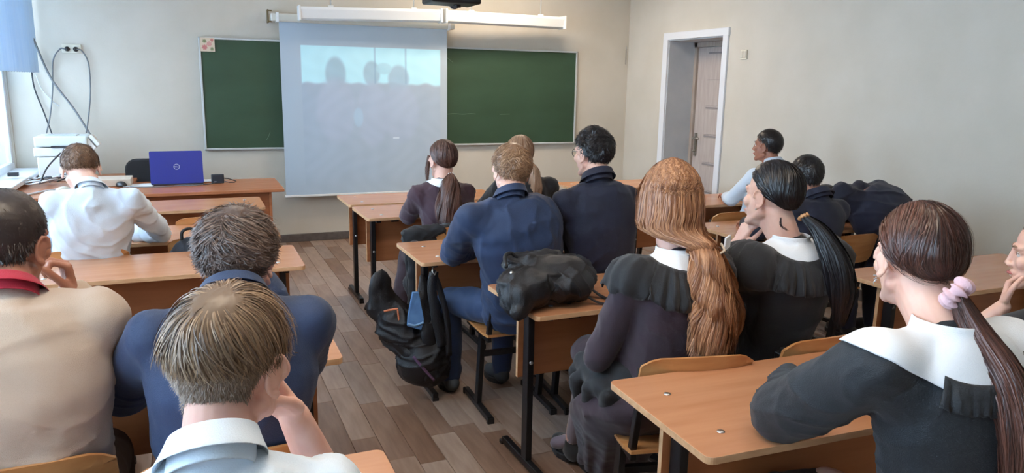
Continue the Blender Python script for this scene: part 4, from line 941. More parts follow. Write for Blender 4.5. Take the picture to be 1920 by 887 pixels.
        topo = meshobj(top_name, cme, top, root, Matrix.Identity(4)); bvh = BVHTree.FromObject(topo, DG()) if False else BVHTree.FromPolygons([v.co[:] for v in cme.vertices], [p.vertices[:] for p in cme.polygons]); cme.transform(inv)
    if bottom and not skirt:
        cb = PS(); cb.ell(hip+v3(0, 0, 0.0), v3(0.165*g, 0.14*g, 0.10))
        for i in (0, 1):
            cb.cap(hj[i], 0.092*g, kn[i], 0.066*g); cb.cap(kn[i], 0.066*g, an[i]+v3(0, 0, 0.0), 0.052)
        meshobj(bottom_name, fuse(cb, 0.012, 5, ((0.09, 0.02), (0.04, 0.006))), bottom, root, inv)
    if skirt: skirt(root, inv, hip, kn, an, locals())
    if shoes:
        for i in (0, 1): shoe(root, inv, an[i], (an[i]-kn[i])*v3(1, 1, 0)+v3(0, 1, 0)*0.5, shoem or C_SHOE)
    ctx = dict(root=root, inv=inv, HM=HM, hp=hp, bvh=bvh, neck=neck, lat=lat, SL=SL, SR=SRt, el=el, wr=wr, spine=spine, hip=hip, kn=kn, an=an, neck_r=neck_r, g=g)
    if collar: collar(ctx)
    if cuffs:
        for i in (0, 1):
            if cuffs[i]:
                d = unit(wr[i]-el[i]); MBc = MB(); a = wr[i]-d*0.055; b = wr[i]-d*0.005
                MBc.tube([a, a+d*0.02, b], [0.044, 0.041, 0.039], 20); o = MBc.build('cuff', cuffs[i], root); o.data.transform(inv)
    if hair: make_hair(ctx, hair)
    if extra: extra(ctx)
    return ctx
def shoe(root, inv, an, dr, m):
    dr = unit(v3(dr[0], dr[1], 0)); lt = v3(dr[1], -dr[0], 0); base = v3(an[0], an[1], 0.012 if an[2] < 0.13 else an[2]-0.085)
    ps = PS(); ps.ell(base+dr*-0.01+v3(0, 0, 0.045), v3(0.042, 0.055, 0.045)); ps.ell(base+dr*0.09+v3(0, 0, 0.035), np.array([0.045, 0.085, 0.034]), np.stack([lt, dr, v3(0, 0, 1)], 1)); ps.ell(base+dr*0.05+v3(0, 0, 0.05), np.array([0.038, 0.07, 0.04]), np.stack([lt, dr, v3(0, 0, 1)], 1))
    ps.cap(base+v3(0, 0, 0.05), 0.04, base+v3(0, 0, 0.09), 0.038)
    o = meshobj('shoe', fuse(ps, 0.009, 3), m, root, inv)
    s = MB(); P = []
    for k in range(22):
        a = 2*math.pi*k/22; q = math.sin(a); L = 0.125 if q > 0 else 0.07; w = 0.048-0.006*(q < 0)
        P.append(base+dr*(0.055+L*q)+lt*w*math.cos(a))
    s.prism([(p[0], p[1]) for p in P], base[2]-0.010, base[2]+0.018); so = s.build('sole', C_SOLE, o, bevel=0.004); so.data.transform(inv)
def stand_collar(m, h=0.032, r=None, fold=0.028, open_front=0.5, name='collar'):
    def fn(c):
        n = 44; nk = c['neck']; hu = unit(c['hp']((0, -0.02, -0.06))-nk); up = unit(hu*0.6+v3(0, 0, 0.4)); rr = (r or c['neck_r']+0.002); V = []
        fw = unit(np.cross(up, c['lat'])); rows = [(0.003, -0.030), (0.002, 0.0), (0.0, h*0.6), (0.0015, h-0.002), (0.004, h), (0.0065, h-0.003), (0.010, h-fold*0.5), (0.016, h-fold), (0.022, h-fold-0.012)]
        for k in range(n):
            q = k/(n-1); a = math.radians(-90)-math.radians(180-open_front*36)+math.radians(360-open_front*72)*q
            d = c['lat']*math.cos(a)+fw*math.sin(a)
            fr = max(0, math.sin(a))
            for o1, z in rows: V.append(nk+d*(rr+o1)+up*(z-0.016*fr+0.004)+fw*0.004)
        R_ = len(rows); F = [(k*R_+j, (k+1)*R_+j, (k+1)*R_+j+1, k*R_+j+1) for k in range(n-1) for j in range(R_-1)]
        o = MB().add(V, F, True).build(name, m, c['root']); o.data.transform(c['inv'])
        s = o.modifiers.new('s', 'SOLIDIFY'); s.thickness = 0.002; s.offset = 1; sb = o.modifiers.new('u', 'SUBSURF'); sb.levels = 1; sb.render_levels = 1
    return fn
def shell(c, ang, radii, ys=1.0, lift=0.004, rip=None, it=3, close=True):
    """points laid on the outside of the clothes around the neck: rows = angles, columns = radii"""
    nk = c['neck']; up = v3(0, 0, 1); fw = unit(np.cross(up, c['lat'])); bv = c['bvh']; A = nk-v3(0, 0, 0.13); n = len(ang); mr = len(radii); G = np.zeros((n, mr, 3)); NN = np.zeros((n, mr, 3))
    for k, a in enumerate(ang):
        d = c['lat']*math.cos(a)+fw*math.sin(a)*ys
        for j, r_ in enumerate(radii):
            r_ = c['neck_r']+(r_-c['neck_r'])*(1-0.22*abs(math.cos(a))**3*(ys == 1.0 or ys > 1)); p = nk+d*r_+up*(0.02-1.0*(r_-c['neck_r'])*(1+6*max(0, r_-0.1))); dr = unit(p-A); h = bv.ray_cast(Vector(A+dr*0.45), Vector(-dr), 0.5)
            if h[0] is not None: G[k, j] = h[0]; NN[k, j] = h[1]
            else: G[k, j] = p; NN[k, j] = dr
            nd = np.linalg.norm((G[k, j]-nk)[:2])
            if r_ < c['neck_r']+0.012: G[k, j] = nk+d*(c['neck_r']+0.003)+up*0.012; NN[k, j] = d
    for _ in range(it):
        H = G.copy()
        if close: H[:, 1:-1] = (G[:, 1:-1]*2+np.roll(G, 1, 0)[:, 1:-1]+np.roll(G, -1, 0)[:, 1:-1]+G[:, 2:]+G[:, :-2])/6; H[:, -1] = (G[:, -1]*2+np.roll(G, 1, 0)[:, -1]+np.roll(G, -1, 0)[:, -1])/4
        else: H[1:-1, 1:-1] = (G[1:-1, 1:-1]*2+G[2:, 1:-1]+G[:-2, 1:-1]+G[1:-1, 2:]+G[1:-1, :-2])/6
        G = H
    NN /= np.linalg.norm(NN, axis=2, keepdims=True)+1e-9
    for k in range(n):
        for j in range(mr):
            if radii[j] < c['neck_r']+0.012: continue
            q, nn, _, dd = bv.find_nearest(Vector(G[k, j]))
            if q is not None:
                sd = np.dot(G[k, j]-np.array(q), np.array(nn))
                if sd < 0.001 and dd < 0.03: G[k, j] = np.array(q)+np.array(nn)*0.001
    return G+NN*lift, NN
def flat_collar(m, ro=0.15, split=False, frill=0, name='collar', drop=0.75, ys=1.0):
    def fn(c):
        n, mr = 72, 10; ang = [2*math.pi*k/n for k in range(n)]; G, NN = shell(c, ang, list(np.linspace(c['neck_r'], ro, mr)), ys, 0.007)
        V = G.reshape(-1, 3).tolist(); F = [(k*mr+j, ((k+1) % n)*mr+j, ((k+1) % n)*mr+j+1, k*mr+j+1) for k in range(n) for j in range(mr-1)]
        o = MB().add(V, F, True).build(name, m, c['root']); o.data.transform(c['inv']); s = o.modifiers.new('s', 'SOLIDIFY'); s.thickness = 0.003; s.offset = 1
        sb = o.modifiers.new('u', 'SUBSURF'); sb.levels = 1; sb.render_levels = 1
    return fn
def ring_frill(c, m, r0, r1, a0, a1, amp=0.011, freq=70, n=200, ys=1.0, name='frill', flare=0.02):
    """gathered ruffle sewn round the neckline between two bearings (degrees, 0 = right, 90 = front, 270 = back)"""
    ang = np.radians(np.linspace(a0, a1, n)); J = 9; G, NN = shell(c, ang, list(np.linspace(r0, r1, J)), ys, 0.004, close=False)
    V = []
    for k in range(n):
        q = k/(n-1); ww = (0.7+0.5*math.sin(q*17+1))*math.sin(q*freq+2.2*math.sin(q*freq*0.23)+1.3*math.sin(q*freq*0.11))+0.45*math.sin(q*freq*1.7+2)
        for j in range(J):
            t = j/(J-1); V.append(G[k, j]+NN[k, j]*(0.004+flare*math.sin(t*math.pi*0.62)+amp*(ww+0.6)*t**1.1)+v3(0, 0, 0.004*ww*t))
    F = [(k*J+j, (k+1)*J+j, (k+1)*J+j+1, k*J+j+1) for k in range(n-1) for j in range(J-1)]
    o = MB().add(V, F, True).build(name, m, c['root']); o.data.transform(c['inv']); s = o.modifiers.new('s', 'SOLIDIFY'); s.thickness = 0.0015
    return o
def frill(c, m, path, wdir, width, amp=0.012, freq=60, name='frill', n=150, stand=0.01):
    """gathered strip: one edge sewn along path on the cloth, the other flaring out"""
    P = smooth_path(path, 16); s = np.linspace(0, len(P)-1, n); Pn = np.array([p[:] for p in P]); bv = c['bvh']; V = []; J = 8
    base = np.stack([np.interp(s, np.arange(len(P)), Pn[:, i]) for i in range(3)], -1)
    for k in range(n):
        q, nn, _, d = bv.find_nearest(Vector(base[k])); nn = np.array(nn); b0 = np.array(q)+nn*0.004; w = v3(*wdir(k/(n-1))) if callable(wdir) else v3(*wdir); w = unit(w-nn*np.dot(w, nn)*0.5)
        for j in range(J):
            t = j/(J-1); ww = math.sin(k/n*freq+0.9*math.sin(k/n*freq*0.37))+0.4*math.sin(k/n*freq*2.3)
            p = b0+w*width*t*(1+0.08*math.sin(k/n*freq*0.7)); q2, n2, _, d2 = bv.find_nearest(Vector(p)); q2 = np.array(q2); n2 = np.array(n2)
            sd = np.dot(p-q2, n2); p = p+n2*(max(0, 0.006-sd)) if sd < 0.006 else p
            p = p+nn*(stand*math.sin(t*math.pi*0.6)+amp*ww*t**1.2)+v3(0, 0, -0.02*t*t)
            V.append(p)
    F = [(k*J+j, (k+1)*J+j, (k+1)*J+j+1, k*J+j+1) for k in range(n-1) for j in range(J-1)]
    o = MB().add(V, F, True).build(name, m, c['root']); o.data.transform(c['inv']); sm = o.modifiers.new('s', 'SOLIDIFY'); sm.thickness = 0.0015
    return o
def make_hair(c, h):
    HM = c['HM']; inv = c['inv']; line = h.get('line', (32, 2, -30)); cap = cap_mesh(line, h.get('cap', 0.006)); cap.transform(inv @ HM)
    cap.materials.append(h['mat']); hair = link(bpy.data.objects.new('hair', cap), c['root'])
    for lay in h['layers']:
        lay = dict(lay); w = lay.pop('w', 0.0018); nm = lay.pop('name', 'strands'); tie = lay.get('tie'); mt = lay.pop('mat', h['mat'])
        P, N, tone = trace(line=lay.pop('line', line), **lay)
        me = strands_mesh(P, np.full(len(P), w)*RNG.uniform(0.6, 1.3, len(P)), tone, N); me.transform(inv @ HM); me.materials.append(mt)
        o = link(bpy.data.objects.new(nm, me), hair); o['kind'] = 'stuff'
    def addmesh(P, N, tone, w, nm, mt=None):
        me = strands_mesh(P, np.full(len(P), w)*RNG.uniform(0.6, 1.3, len(P)), tone, N); me.transform(inv @ HM); me.materials.append(mt or h['mat']); o = link(bpy.data.objects.new(nm, me), hair); o['kind'] = 'stuff'
    if h.get('fuzz'): addmesh(*fuzz_layer(line, h['fuzz'][0], h['fuzz'][1]), h['fuzz'][2], 'nape_hair', h.get('fuzzmat'))
    if h.get('curtain'): cu = dict(h['curtain']); w_ = cu.pop('w'); addmesh(*curtain(**cu), w_, 'loose_hair')
    for tl in h.get('tails', ()):
        tl = dict(tl); w = tl.pop('w', 0.002); nm = tl.pop('name', 'ponytail'); path = [(c['hp'](p[1:]) if p[0] == 'h' else v3(*p)) for p in tl.pop('path')]
        P, N, tone = tail_strands(path, tl.pop('radii'), tl.pop('n'), **tl)
        me = strands_mesh(P, np.full(len(P), w)*RNG.uniform(0.6, 1.3, len(P)), tone, N); me.transform(inv); me.materials.append(h['mat'])
        o = link(bpy.data.objects.new(nm, me), hair); o['kind'] = 'stuff'
def scrunchie(c, p, axis, R, r, m, name='scrunchie', bump=0.3, n=36):
    p = v3(*p); ax = unit(v3(*axis)); u = unit(np.cross(ax, [0.2, 0.9, 0.1])); w = np.cross(ax, u); V = []; J = 10
    for k in range(n):
        a = 2*math.pi*k/n; d = u*math.cos(a)+w*math.sin(a); rr = r*(1+bump*math.sin(a*9)+bump*0.5*math.sin(a*17+1)); Rr = R+r*bump*0.6*math.sin(a*7+2)
        for j in range(J):
            b = 2*math.pi*j/J; V.append(p+d*(Rr+rr*math.cos(b))+ax*(rr*1.3*math.sin(b)+r*0.5*bump*math.sin(a*5)))
    F = [(k*J+j, ((k+1) % n)*J+j, ((k+1) % n)*J+(j+1) % J, k*J+(j+1) % J) for k in range(n) for j in range(J)]
    o = MB().add(V, F, True).build(name, m, c['root']); o.data.transform(c['inv']); sb = o.modifiers.new('u', 'SUBSURF'); sb.levels = 1; sb.render_levels = 1; return o
# hair colours
H_P1 = hairmat('light brown hair', (150, 112, 84), (92, 66, 48)); H_P2 = hairmat('dark brown hair', (66, 52, 46), (34, 26, 24)); H_P3 = hairmat('ash brown hair', (120, 98, 86), (50, 38, 34)); H_P4 = hairmat('dark blond hair', (164, 134, 104), (82, 62, 46))
H_P4S = hairmat('shaved blond brown hair', (146, 122, 100), (104, 84, 68)); H_P5 = hairmat('auburn brown hair', (120, 82, 68), (58, 38, 34)); H_P6 = hairmat('sandy blond hair', (192, 152, 116), (118, 86, 62)); H_P7 = hairmat('pale blond hair', (196, 160, 128), (138, 104, 80))
H_BLK = hairmat('black hair', (30, 30, 36), (12, 12, 15), 0.35); H_P9 = hairmat('ginger blond hair', (204, 150, 108), (128, 80, 52), 0.4); H_P11 = hairmat('chestnut hair', (112, 72, 58), (50, 30, 26), 0.36); H_P12 = hairmat('fair brown hair', (150, 116, 92), (96, 70, 54))
DZ_ = 0.80
def short(m, n=2600, w=0.0028, length=0.03, thick=0.010, lift=0.1, whorl=(0, -0.5, 0.85), line=(38, 3, -52), grav=0.35, noise=0.35, clump=0.4, cap=0.006, **k):
    return dict(mat=m, line=line, cap=cap, fuzz=(1400, 0.016, 0.0022), layers=[dict(n=n, w=w, length=length, thick=thick, lift=lift, whorl=whorl, grav=grav, noise=noise, clump=clump, **k)])
# boy bowing his head, front of the window row
person('boy in white shirt bowing his head over a desk in the window row', (-0.50, 4.27), (-0.45, 4.03, 1.10), (-0.50, 4.16, 1.165), (4, 42, -3), shw=0.165, seat=0.53, shdrop=0.055,
       arms=(((-0.68, 4.24, 0.80), (-0.52, 4.46, 0.795)), ((-0.175, 4.32, 0.80), (-0.35, 4.46, 0.795))), knees=((-0.61, 4.68, 0.5), (-0.39, 4.68, 0.5)), ankles=((-0.61, 4.62, 0.09), (-0.39, 4.62, 0.09)),
       skin='fair', top=C_WHITE, top_name='shirt', bottom=C_NAVYD, hair=short(H_P1, n=3000, length=0.04, thick=0.013, whorl=(0.1, -0.4, 0.9)), collar=stand_collar(C_WHITE, h=0.024, r=0.050, fold=0.026), cuffs=(C_WHITE, C_WHITE), bulge=0.06, wrinkle=1.8)
# boy in beige sweater, left edge
person('boy in beige sweater with red collar propping his cheek, at the left edge', (-0.40, 1.97), (-0.385, 1.86, 1.15), (-0.395, 1.96, 1.235), (-20, 6, 4), shw=0.165, shdrop=0.06, seat=0.53, g=1.06,
       arms=(((-0.62, 2.2, 0.80), (-0.45, 2.42, 0.79)), ((-0.245, 2.24, 0.815), (-0.305, 2.16, 1.055))), hands=(None, dict(d=(-0.12, -0.05, 0.95), palm=(-0.9, -0.35, 0), curl=(1.05, 1.5, 0.9), side=1, spread=0.02, thumb=(0.3, 0.5))),
       skin='tan', top=C_BEIGE, top_name='sweater', bottom=mat('brown trousers', (74, 60, 54), 0.85), hair=short(H_P2, n=8000, w=0.002, length=0.026, thick=0.009, whorl=(0.1, -0.55, 0.83), noise=0.3, line=(38, 3, -56)), collar=stand_collar(C_RED, h=0.020, fold=0.022), bulge=0.07, fine=0.004, voxel=0.008, long_sleeve=(0.97, 0.93))
# boy in navy jacket, window row
person('boy in navy jacket with tousled ash brown hair, right behind the nearest boy', (0.04, 1.88), (0.065, 1.76, 1.12), (0.085, 1.87, 1.182), (-20, 16, 0), shw=0.165, shdrop=0.06, seat=0.53, g=1.03,
       arms=(((-0.20, 2.06, 0.81), (-0.05, 2.34, 0.79)), ((0.25, 2.10, 0.81), (0.17, 2.22, 1.01))), hands=(None, dict(d=(-0.2, -0.1, 0.95), palm=(-0.8, -0.5, 0), curl=(1.2, 1.3, 0.9), side=1)),
       skin='light', top=C_NAVYB, top_name='jacket', bottom=C_NAVYD, bulge=0.08, voxel=0.008,
       hair=dict(mat=H_P3, line=(34, -4, -58), cap=0.010, fuzz=(1800, 0.022, 0.002), layers=[dict(n=7000, w=0.0022, length=0.075, thick=0.020, lift=0.10, whorl=(0.12, -0.52, 0.85), grav=0.35, noise=0.18, clump=0.75, swirl=0.35), dict(n=2200, w=0.002, length=0.055, thick=0.024, lift=0.5, whorl=(0.12, -0.52, 0.85), grav=0.1, noise=0.4, clump=0.6, swirl=0.35)]), collar=stand_collar(C_NAVYB, h=0.026, r=0.066, fold=0.026, name='jacket_collar'))
# nearest boy in white shirt
person('nearest boy in white shirt with blond-brown bowl cut, cheek on his fist', (0.0, 0.98), (0.0, 1.045, 1.095), (0.035, 1.155, 1.187), (-38, 4, 3), neck_r=0.052, shw=0.155, shdrop=0.075, seat=0.53, g=1.0,
       arms=(((-0.24, 1.2, 0.82), (-0.12, 1.42, 0.79)), ((0.215, 1.36, 0.80), (0.135, 1.265, 1.035))), hands=(None, dict(d=(-0.55, -0.15, 0.75), palm=(-0.55, -0.8, -0.1), curl=(1.0, 1.55, 1.1), side=1, spread=0.0, thumb=(0.35, 0.5))),
       skin='light', top=C_WHITE, top_name='shirt', bottom=C_NAVYD, bulge=0.0, fine=0.0035, voxel=0.007, long_sleeve=(1, 0.30),
       hair=dict(mat=H_P4, line=(34, 4, -62), cap=0.004, fuzz=(7000, 0.008, 0.0011), fuzzmat=H_P4S, layers=[
           dict(n=9500, w=0.0017, length=0.17, thick=0.008, lift=0.0, whorl=(0.14, -0.50, 0.855), grav=0.9, noise=0.12, clump=0.24, swirl=0.25, K=12, zcut=lambda D: 0.010+0.012*np.abs(D[:, 0]), region=lambda D: D[:, 2] > 0.02, line=(20, 4, 0)),
           dict(n=900, w=0.0015, length=0.15, thick=0.011, lift=0.01, whorl=(0.14, -0.50, 0.855), grav=0.8, noise=0.3, clump=0.3, swirl=0.3, K=12, zcut=0.006, region=lambda D: D[:, 2] > 0.1, line=(20, 4, 0))]), collar=stand_collar(C_WHITE, h=0.028, fold=0.030, r=0.055), wrinkle=1.3)
# girl in burgundy, first desk of the middle row
def x5(c):
    scrunchie(c, (1.418, 4.262, 1.07), (0, -0.5, -0.8), 0.018, 0.006, C_COLLAR, 'hair_tie')
person('girl in burgundy dress with a wavy brown ponytail, front of the middle row', (1.40, 4.38), (1.39, 4.34, 1.035), (1.41, 4.40, 1.145), (12, 0, 0), female=True, shw=0.15, seat=0.53, shdrop=0.07,
       arms=(((1.215, 4.50, 0.79), (1.35, 4.78, 0.785)), ((1.58, 4.50, 0.79), (1.45, 4.78, 0.785))), knees=((1.28, 4.72, 0.5), (1.46, 4.78, 0.5)), ankles=((1.15, 4.55, 0.09), (1.40, 4.7, 0.09)),
       skin='fair', top=C_BURG, top_name='dress', bottom=C_PLUM, bottom_name='skirt_fabric', collar=flat_collar(C_COLLAR, 0.105),
       hair=dict(mat=H_P5, line=(34, 2, -32), cap=0.009, layers=[dict(n=2600, w=0.003, length=0.3, thick=0.012, lift=0, whorl=(0, 0, 1), mode='tie', tie=v3(0, -0.118, -0.05), grav=0.05, noise=0.1, clump=0.1, K=12, M=60)],
                 tails=[dict(path=[(1.418, 4.262, 1.075), (1.40, 4.21, 1.02), (1.385, 4.18, 0.92), (1.37, 4.16, 0.78)], radii=(0.016, 0.042, 0.062, 0.078, 0.070), n=2600, w=0.0028, wave=0.010, fray=0.3),
                        dict(name='side_lock', path=[('h', -0.078, 0.03, 0.03), ('h', -0.092, 0.02, -0.05), ('h', -0.10, 0.01, -0.14)], radii=(0.008, 0.012, 0.004), n=120, w=0.0025, wave=0.004, fray=0.3)]), extra=x5)
# blond boy in navy suit
person('blond boy in navy suit leaning on his desk beside the hanging backpack', (1.44, 3.22), (1.30, 3.07, 1.115), (1.345, 3.17, 1.215), (0, 10, 4), shw=0.18, seat=0.53, g=1.1, shdrop=0.07,
       arms=(((1.12, 3.34, 0.81), (1.32, 3.55, 0.79)), ((1.56, 3.34, 0.81), (1.42, 3.55, 0.79))), knees=((1.19, 3.60, 0.50), (1.52, 3.62, 0.50)), ankles=((1.19, 3.57, 0.10), (1.48, 3.58, 0.09)),
       skin='fair', top=C_NAVYB, top_name='jacket', bottom=C_NAVYB, bulge=0.10, shoem=C_GREY,
       hair=short(H_P6, n=4200, w=0.0026, length=0.06, thick=0.018, lift=0.12, whorl=(0.1, -0.45, 0.88), grav=0.25, noise=0.45, clump=0.55, line=(34, -2, -54), cap=0.01), collar=stand_collar(C_NAVYB, h=0.034, r=0.066, fold=0.032, name='jacket_collar'), wrinkle=1.4)
# blonde girl behind him
person('girl with pale blond ponytail in black, seated before the blond boy', (1.95, 4.42), (1.95, 4.35, 1.05), (1.93, 4.42, 1.165), (6, 4, 0), female=True, shw=0.16, seat=0.53,
       arms=(((1.73, 4.52, 0.79), (1.86, 4.8, 0.785)), ((2.17, 4.52, 0.79), (2.04, 4.8, 0.785))), skin='fair', top=C_BLACK, top_name='dress', bottom=C_BLACK, bottom_name='skirt_fabric', puff=0.018,
       hair=dict(mat=H_P7, line=(34, 2, -32), cap=0.009, layers=[dict(n=2300, w=0.003, length=0.3, thick=0.013, lift=0, whorl=(0, 0, 1), mode='tie', tie=v3(0.01, -0.118, -0.05), grav=0.1, noise=0.12, clump=0.12, K=12, M=60)],
                 tails=[dict(path=[('h', 0.01, -0.118, -0.05), ('h', 0.02, -0.15, -0.1), ('h', 0.03, -0.15, -0.2), ('h', 0.03, -0.14, -0.3)], radii=(0.016, 0.032, 0.045, 0.03), n=900, w=0.003, wave=0.006, fray=0.3)]))
# boy with glasses
def x8(c):
    g = MB(); hp = c['hp']
    for s_ in (-1, 1):
        pts = [hp((s_*(0.031+0.022*math.cos(a)), 0.097-0.008*abs(math.cos(a)), 0.004+0.018*math.sin(a))) for a in [2*math.pi*k/16 for k in range(17)]]; g.tube(pts, 0.0018, 6)
        g.tube([hp((s_*0.053, 0.09, 0.01)), hp((s_*0.074, 0.06, 0.012)), hp((s_*0.083, 0.0, 0.012)), hp((s_*0.08, -0.015, 0.0))], 0.0018, 6)
    g.tube([hp((-0.009, 0.097, 0.008)), hp((0.009, 0.097, 0.008))], 0.0016, 6); o = g.build('glasses', M_DKP, c['root']); o.data.transform(c['inv'])
person('boy with glasses, spiky black hair and dark navy jacket', (1.82, 3.20), (1.745, 3.07, 1.18), (1.765, 3.16, 1.29), (14, 4, 0), shw=0.165, seat=0.53, shdrop=0.085, g=1.0,
       arms=(((1.665, 3.36, 0.80), (1.80, 3.52, 0.90)), ((1.985, 3.38, 0.80), (1.88, 3.6, 0.79))), hands=(dict(d=(-0.1, -0.3, 0.9), palm=(0.3, -0.9, 0), curl=(0.9, 1.1, 0.6)), None), skin='fair', top=C_NAVYD, top_name='jacket', bottom=C_NAVYD, bulge=0.09,
       hair=short(H_BLK, n=3600, w=0.0028, length=0.055, thick=0.015, lift=0.24, whorl=(0.3, -0.6, 0.7), grav=0.3, noise=0.3, clump=0.8, line=(32, 3, -52), cap=0.01), collar=stand_collar(C_NAVYD, h=0.034, r=0.068, fold=0.03, name='jacket_collar'), extra=x8)
# ginger girl
def long_skirt(m, hem=0.10, m2=None, left=None):
    def fn(root, inv, hip, kn, an, L):
        ps = PS(); mid = (kn[0]+kn[1])/2; am = (an[0]+an[1])/2
        C = [hip+v3(0, -0.02, 0.10), hip+v3(0, 0.0, 0.0), hip*0.5+mid*0.5+v3(0, 0, -0.02), mid+v3(0, -0.02, -0.015), mid+v3(0, 0.02, -0.14), am*0.6+mid*0.4+v3(0, 0.0, -0.05), v3(am[0], am[1]-0.02, hem)]
        T_ = [v3(0, 0, -1), unit(v3(0, 0.6, -0.6)), unit(mid-hip), unit(v3(0, 0.6, -0.8)), v3(0, 0, -1), v3(0, 0, -1), v3(0, 0, -1)]
        U = [v3(1, 0, 0)]*7; D = [np.cross(t, v3(1, 0, 0)) for t in T_]
        ps.loft(C, U, D, [0.15, 0.185, 0.18, 0.165, 0.165, 0.17, 0.18], [0.125, 0.13, 0.105, 0.095, 0.10, 0.11, 0.13], n=32)
        me = fuse(ps, 0.010, 6, ((0.12, 0.03), (0.05, 0.012))); meshobj('skirt', me, m, root, inv)
    return fn
def skirt9(root, inv, hip, kn, an, L):
    ps = PS(); C = [hip+v3(0, -0.02, 0.10), v3(1.41, 2.09, 0.55), v3(1.40, 2.15, 0.50), v3(1.395, 2.22, 0.42), v3(1.44, 2.33, 0.28), v3(1.50, 2.45, 0.09)]
    U = [v3(1, 0, 0)]*6; D = [v3(0, 1, 0)]*6
    ps.loft(C, U, D, [0.15, 0.19, 0.20, 0.175, 0.135, 0.105], [0.125, 0.17, 0.20, 0.20, 0.17, 0.13], n=36)
    ps.cap(hip, 0.11, kn[0]+v3(0, 0.0, 0.02), 0.080); ps.cap(hip+v3(0.08, 0, 0), 0.11, kn[1], 0.08)
    for k in range(6): 
        a = 2.2+k*0.55; ps.cap(v3(1.40+0.185*math.cos(a), 2.17+0.18*math.sin(a), 0.48), 0.022, v3(1.50+0.10*math.cos(a), 2.45+0.13*math.sin(a), 0.10), 0.026, 10)
    meshobj('skirt', fuse(ps, 0.009, 5, ((0.12, 0.02), (0.05, 0.006))), C_PLUM, root, inv)
    ap = PS(); tip = v3(1.335, 2.34, 0.24)
    for q in (v3(1.235, 2.04, 0.585), v3(1.215, 2.14, 0.585), v3(1.225, 2.25, 0.57), v3(1.27, 2.34, 0.56)): ap.cap(q, 0.03, tip, 0.016, 10)
    ap.loft([hip+v3(0, -0.02, 0.16), hip+v3(0, 0.0, 0.09), hip+v3(0, 0.02, 0.03)], [v3(1, 0, 0)]*3, [v3(0, 1, 0)]*3, [0.145, 0.175, 0.20], [0.125, 0.145, 0.16], n=28); ap.cap(v3(1.25, 2.10, 0.60), 0.05, v3(1.30, 2.34, 0.60), 0.04); ap.cap(v3(1.38, 2.10, 0.61), 0.07, v3(1.40, 2.36, 0.62), 0.05)
    meshobj('apron', fuse(ap, 0.009, 6, ((0.10, 0.012),)), C_BLACK, root, inv)
def x9(c):
    inv, root = c['inv'], c['root']
    # sheer tights on the shin that sticks out into the aisle
    for i in (0, 1):
        t = PS(); t.cap(c['kn'][i]+v3(0, 0, -0.03), 0.056, c['an'][i]*0.55+c['kn'][i]*0.45+v3(0, -0.012, 0), 0.049); t.cap(c['an'][i]*0.55+c['kn'][i]*0.45+v3(0, -0.012, 0), 0.049, c['an'][i], 0.034); t.cap(c['an'][i], 0.034, c['an'][i]+v3(-0.04, 0.08, -0.04), 0.028)
        meshobj('tights', fuse(t, 0.009, 3), C_TIGHT, root, inv)
    ring_frill(c, C_BLACK, 0.112, 0.188, 100, 430, freq=120, n=330, amp=0.010)
    # pinafore straps and waistband
    rb = MB(); pts = [np.array(p[:]) for p in smooth_path([(1.505, 1.945, 1.095), (1.53, 1.935, 1.10), (1.56, 1.935, 1.11), (1.60, 1.95, 1.12)], 6)]
    rb.tube([(1.425, 1.95, 1.088), (1.45, 1.885, 1.085), (1.495, 1.862, 1.09), (1.54, 1.88, 1.10), (1.565, 1.93, 1.11)], 0.004, 8); o = rb.build('hair_ribbon', mat('cream ribbon', (224, 208, 190), 0.6), root); o.data.transform(inv)
    rb = MB(); rb.add([(1.555, 1.90, 1.09), (1.595, 1.92, 1.10), (1.60, 1.925, 1.14), (1.56, 1.90, 1.135), (1.556, 1.91, 1.09), (1.595, 1.93, 1.10), (1.60, 1.935, 1.14), (1.56, 1.91, 1.135)], [(0, 1, 2, 3), (7, 6, 5, 4), (0, 4, 5, 1), (1, 5, 6, 2), (2, 6, 7, 3), (3, 7, 4, 0)]); o = rb.build('ribbon_bow', C_COLLAR, root, bevel=0.003); o.data.transform(inv)
person('girl with long wavy ginger hair, white collar and plum dress with black frills', (1.42, 2.10), (1.44, 2.0, 1.085), (1.455, 2.07, 1.235), (-12, 4, 0), female=True, shw=0.15, seat=0.53, shdrop=0.07, g=1.0,
       arms=(((1.235, 2.12, 0.70), (1.42, 2.36, 0.62)), ((1.66, 2.14, 0.72), (1.54, 2.38, 0.62))), knees=((1.42, 2.50, 0.54), (1.55, 2.44, 0.50)), ankles=((1.44, 2.66, 0.10), (1.50, 2.50, 0.09)),
       skin='fair', top=C_PLUM, top_name='dress', skirt=skirt9, collar=flat_collar(C_COLLAR, 0.135), bulge=0.09, voxel=0.008, extra=x9,
       hair=dict(mat=H_P9, line=(34, -8, -50), cap=0.016, curtain=dict(n=9000, tie=v3(0.048, -0.148, -0.140), w=0.0026), layers=[],
                 tails=[dict(path=[(1.49, 1.93, 1.115), (1.485, 1.885, 1.07), (1.495, 1.86, 0.98), (1.505, 1.85, 0.90), (1.50, 1.855, 0.765)], radii=(0.046, 0.070, 0.088, 0.102, 0.092), n=9500, w=0.0022, wave=0.010, wfreq=19, flat=0.5, fray=0.25, K=30)]))
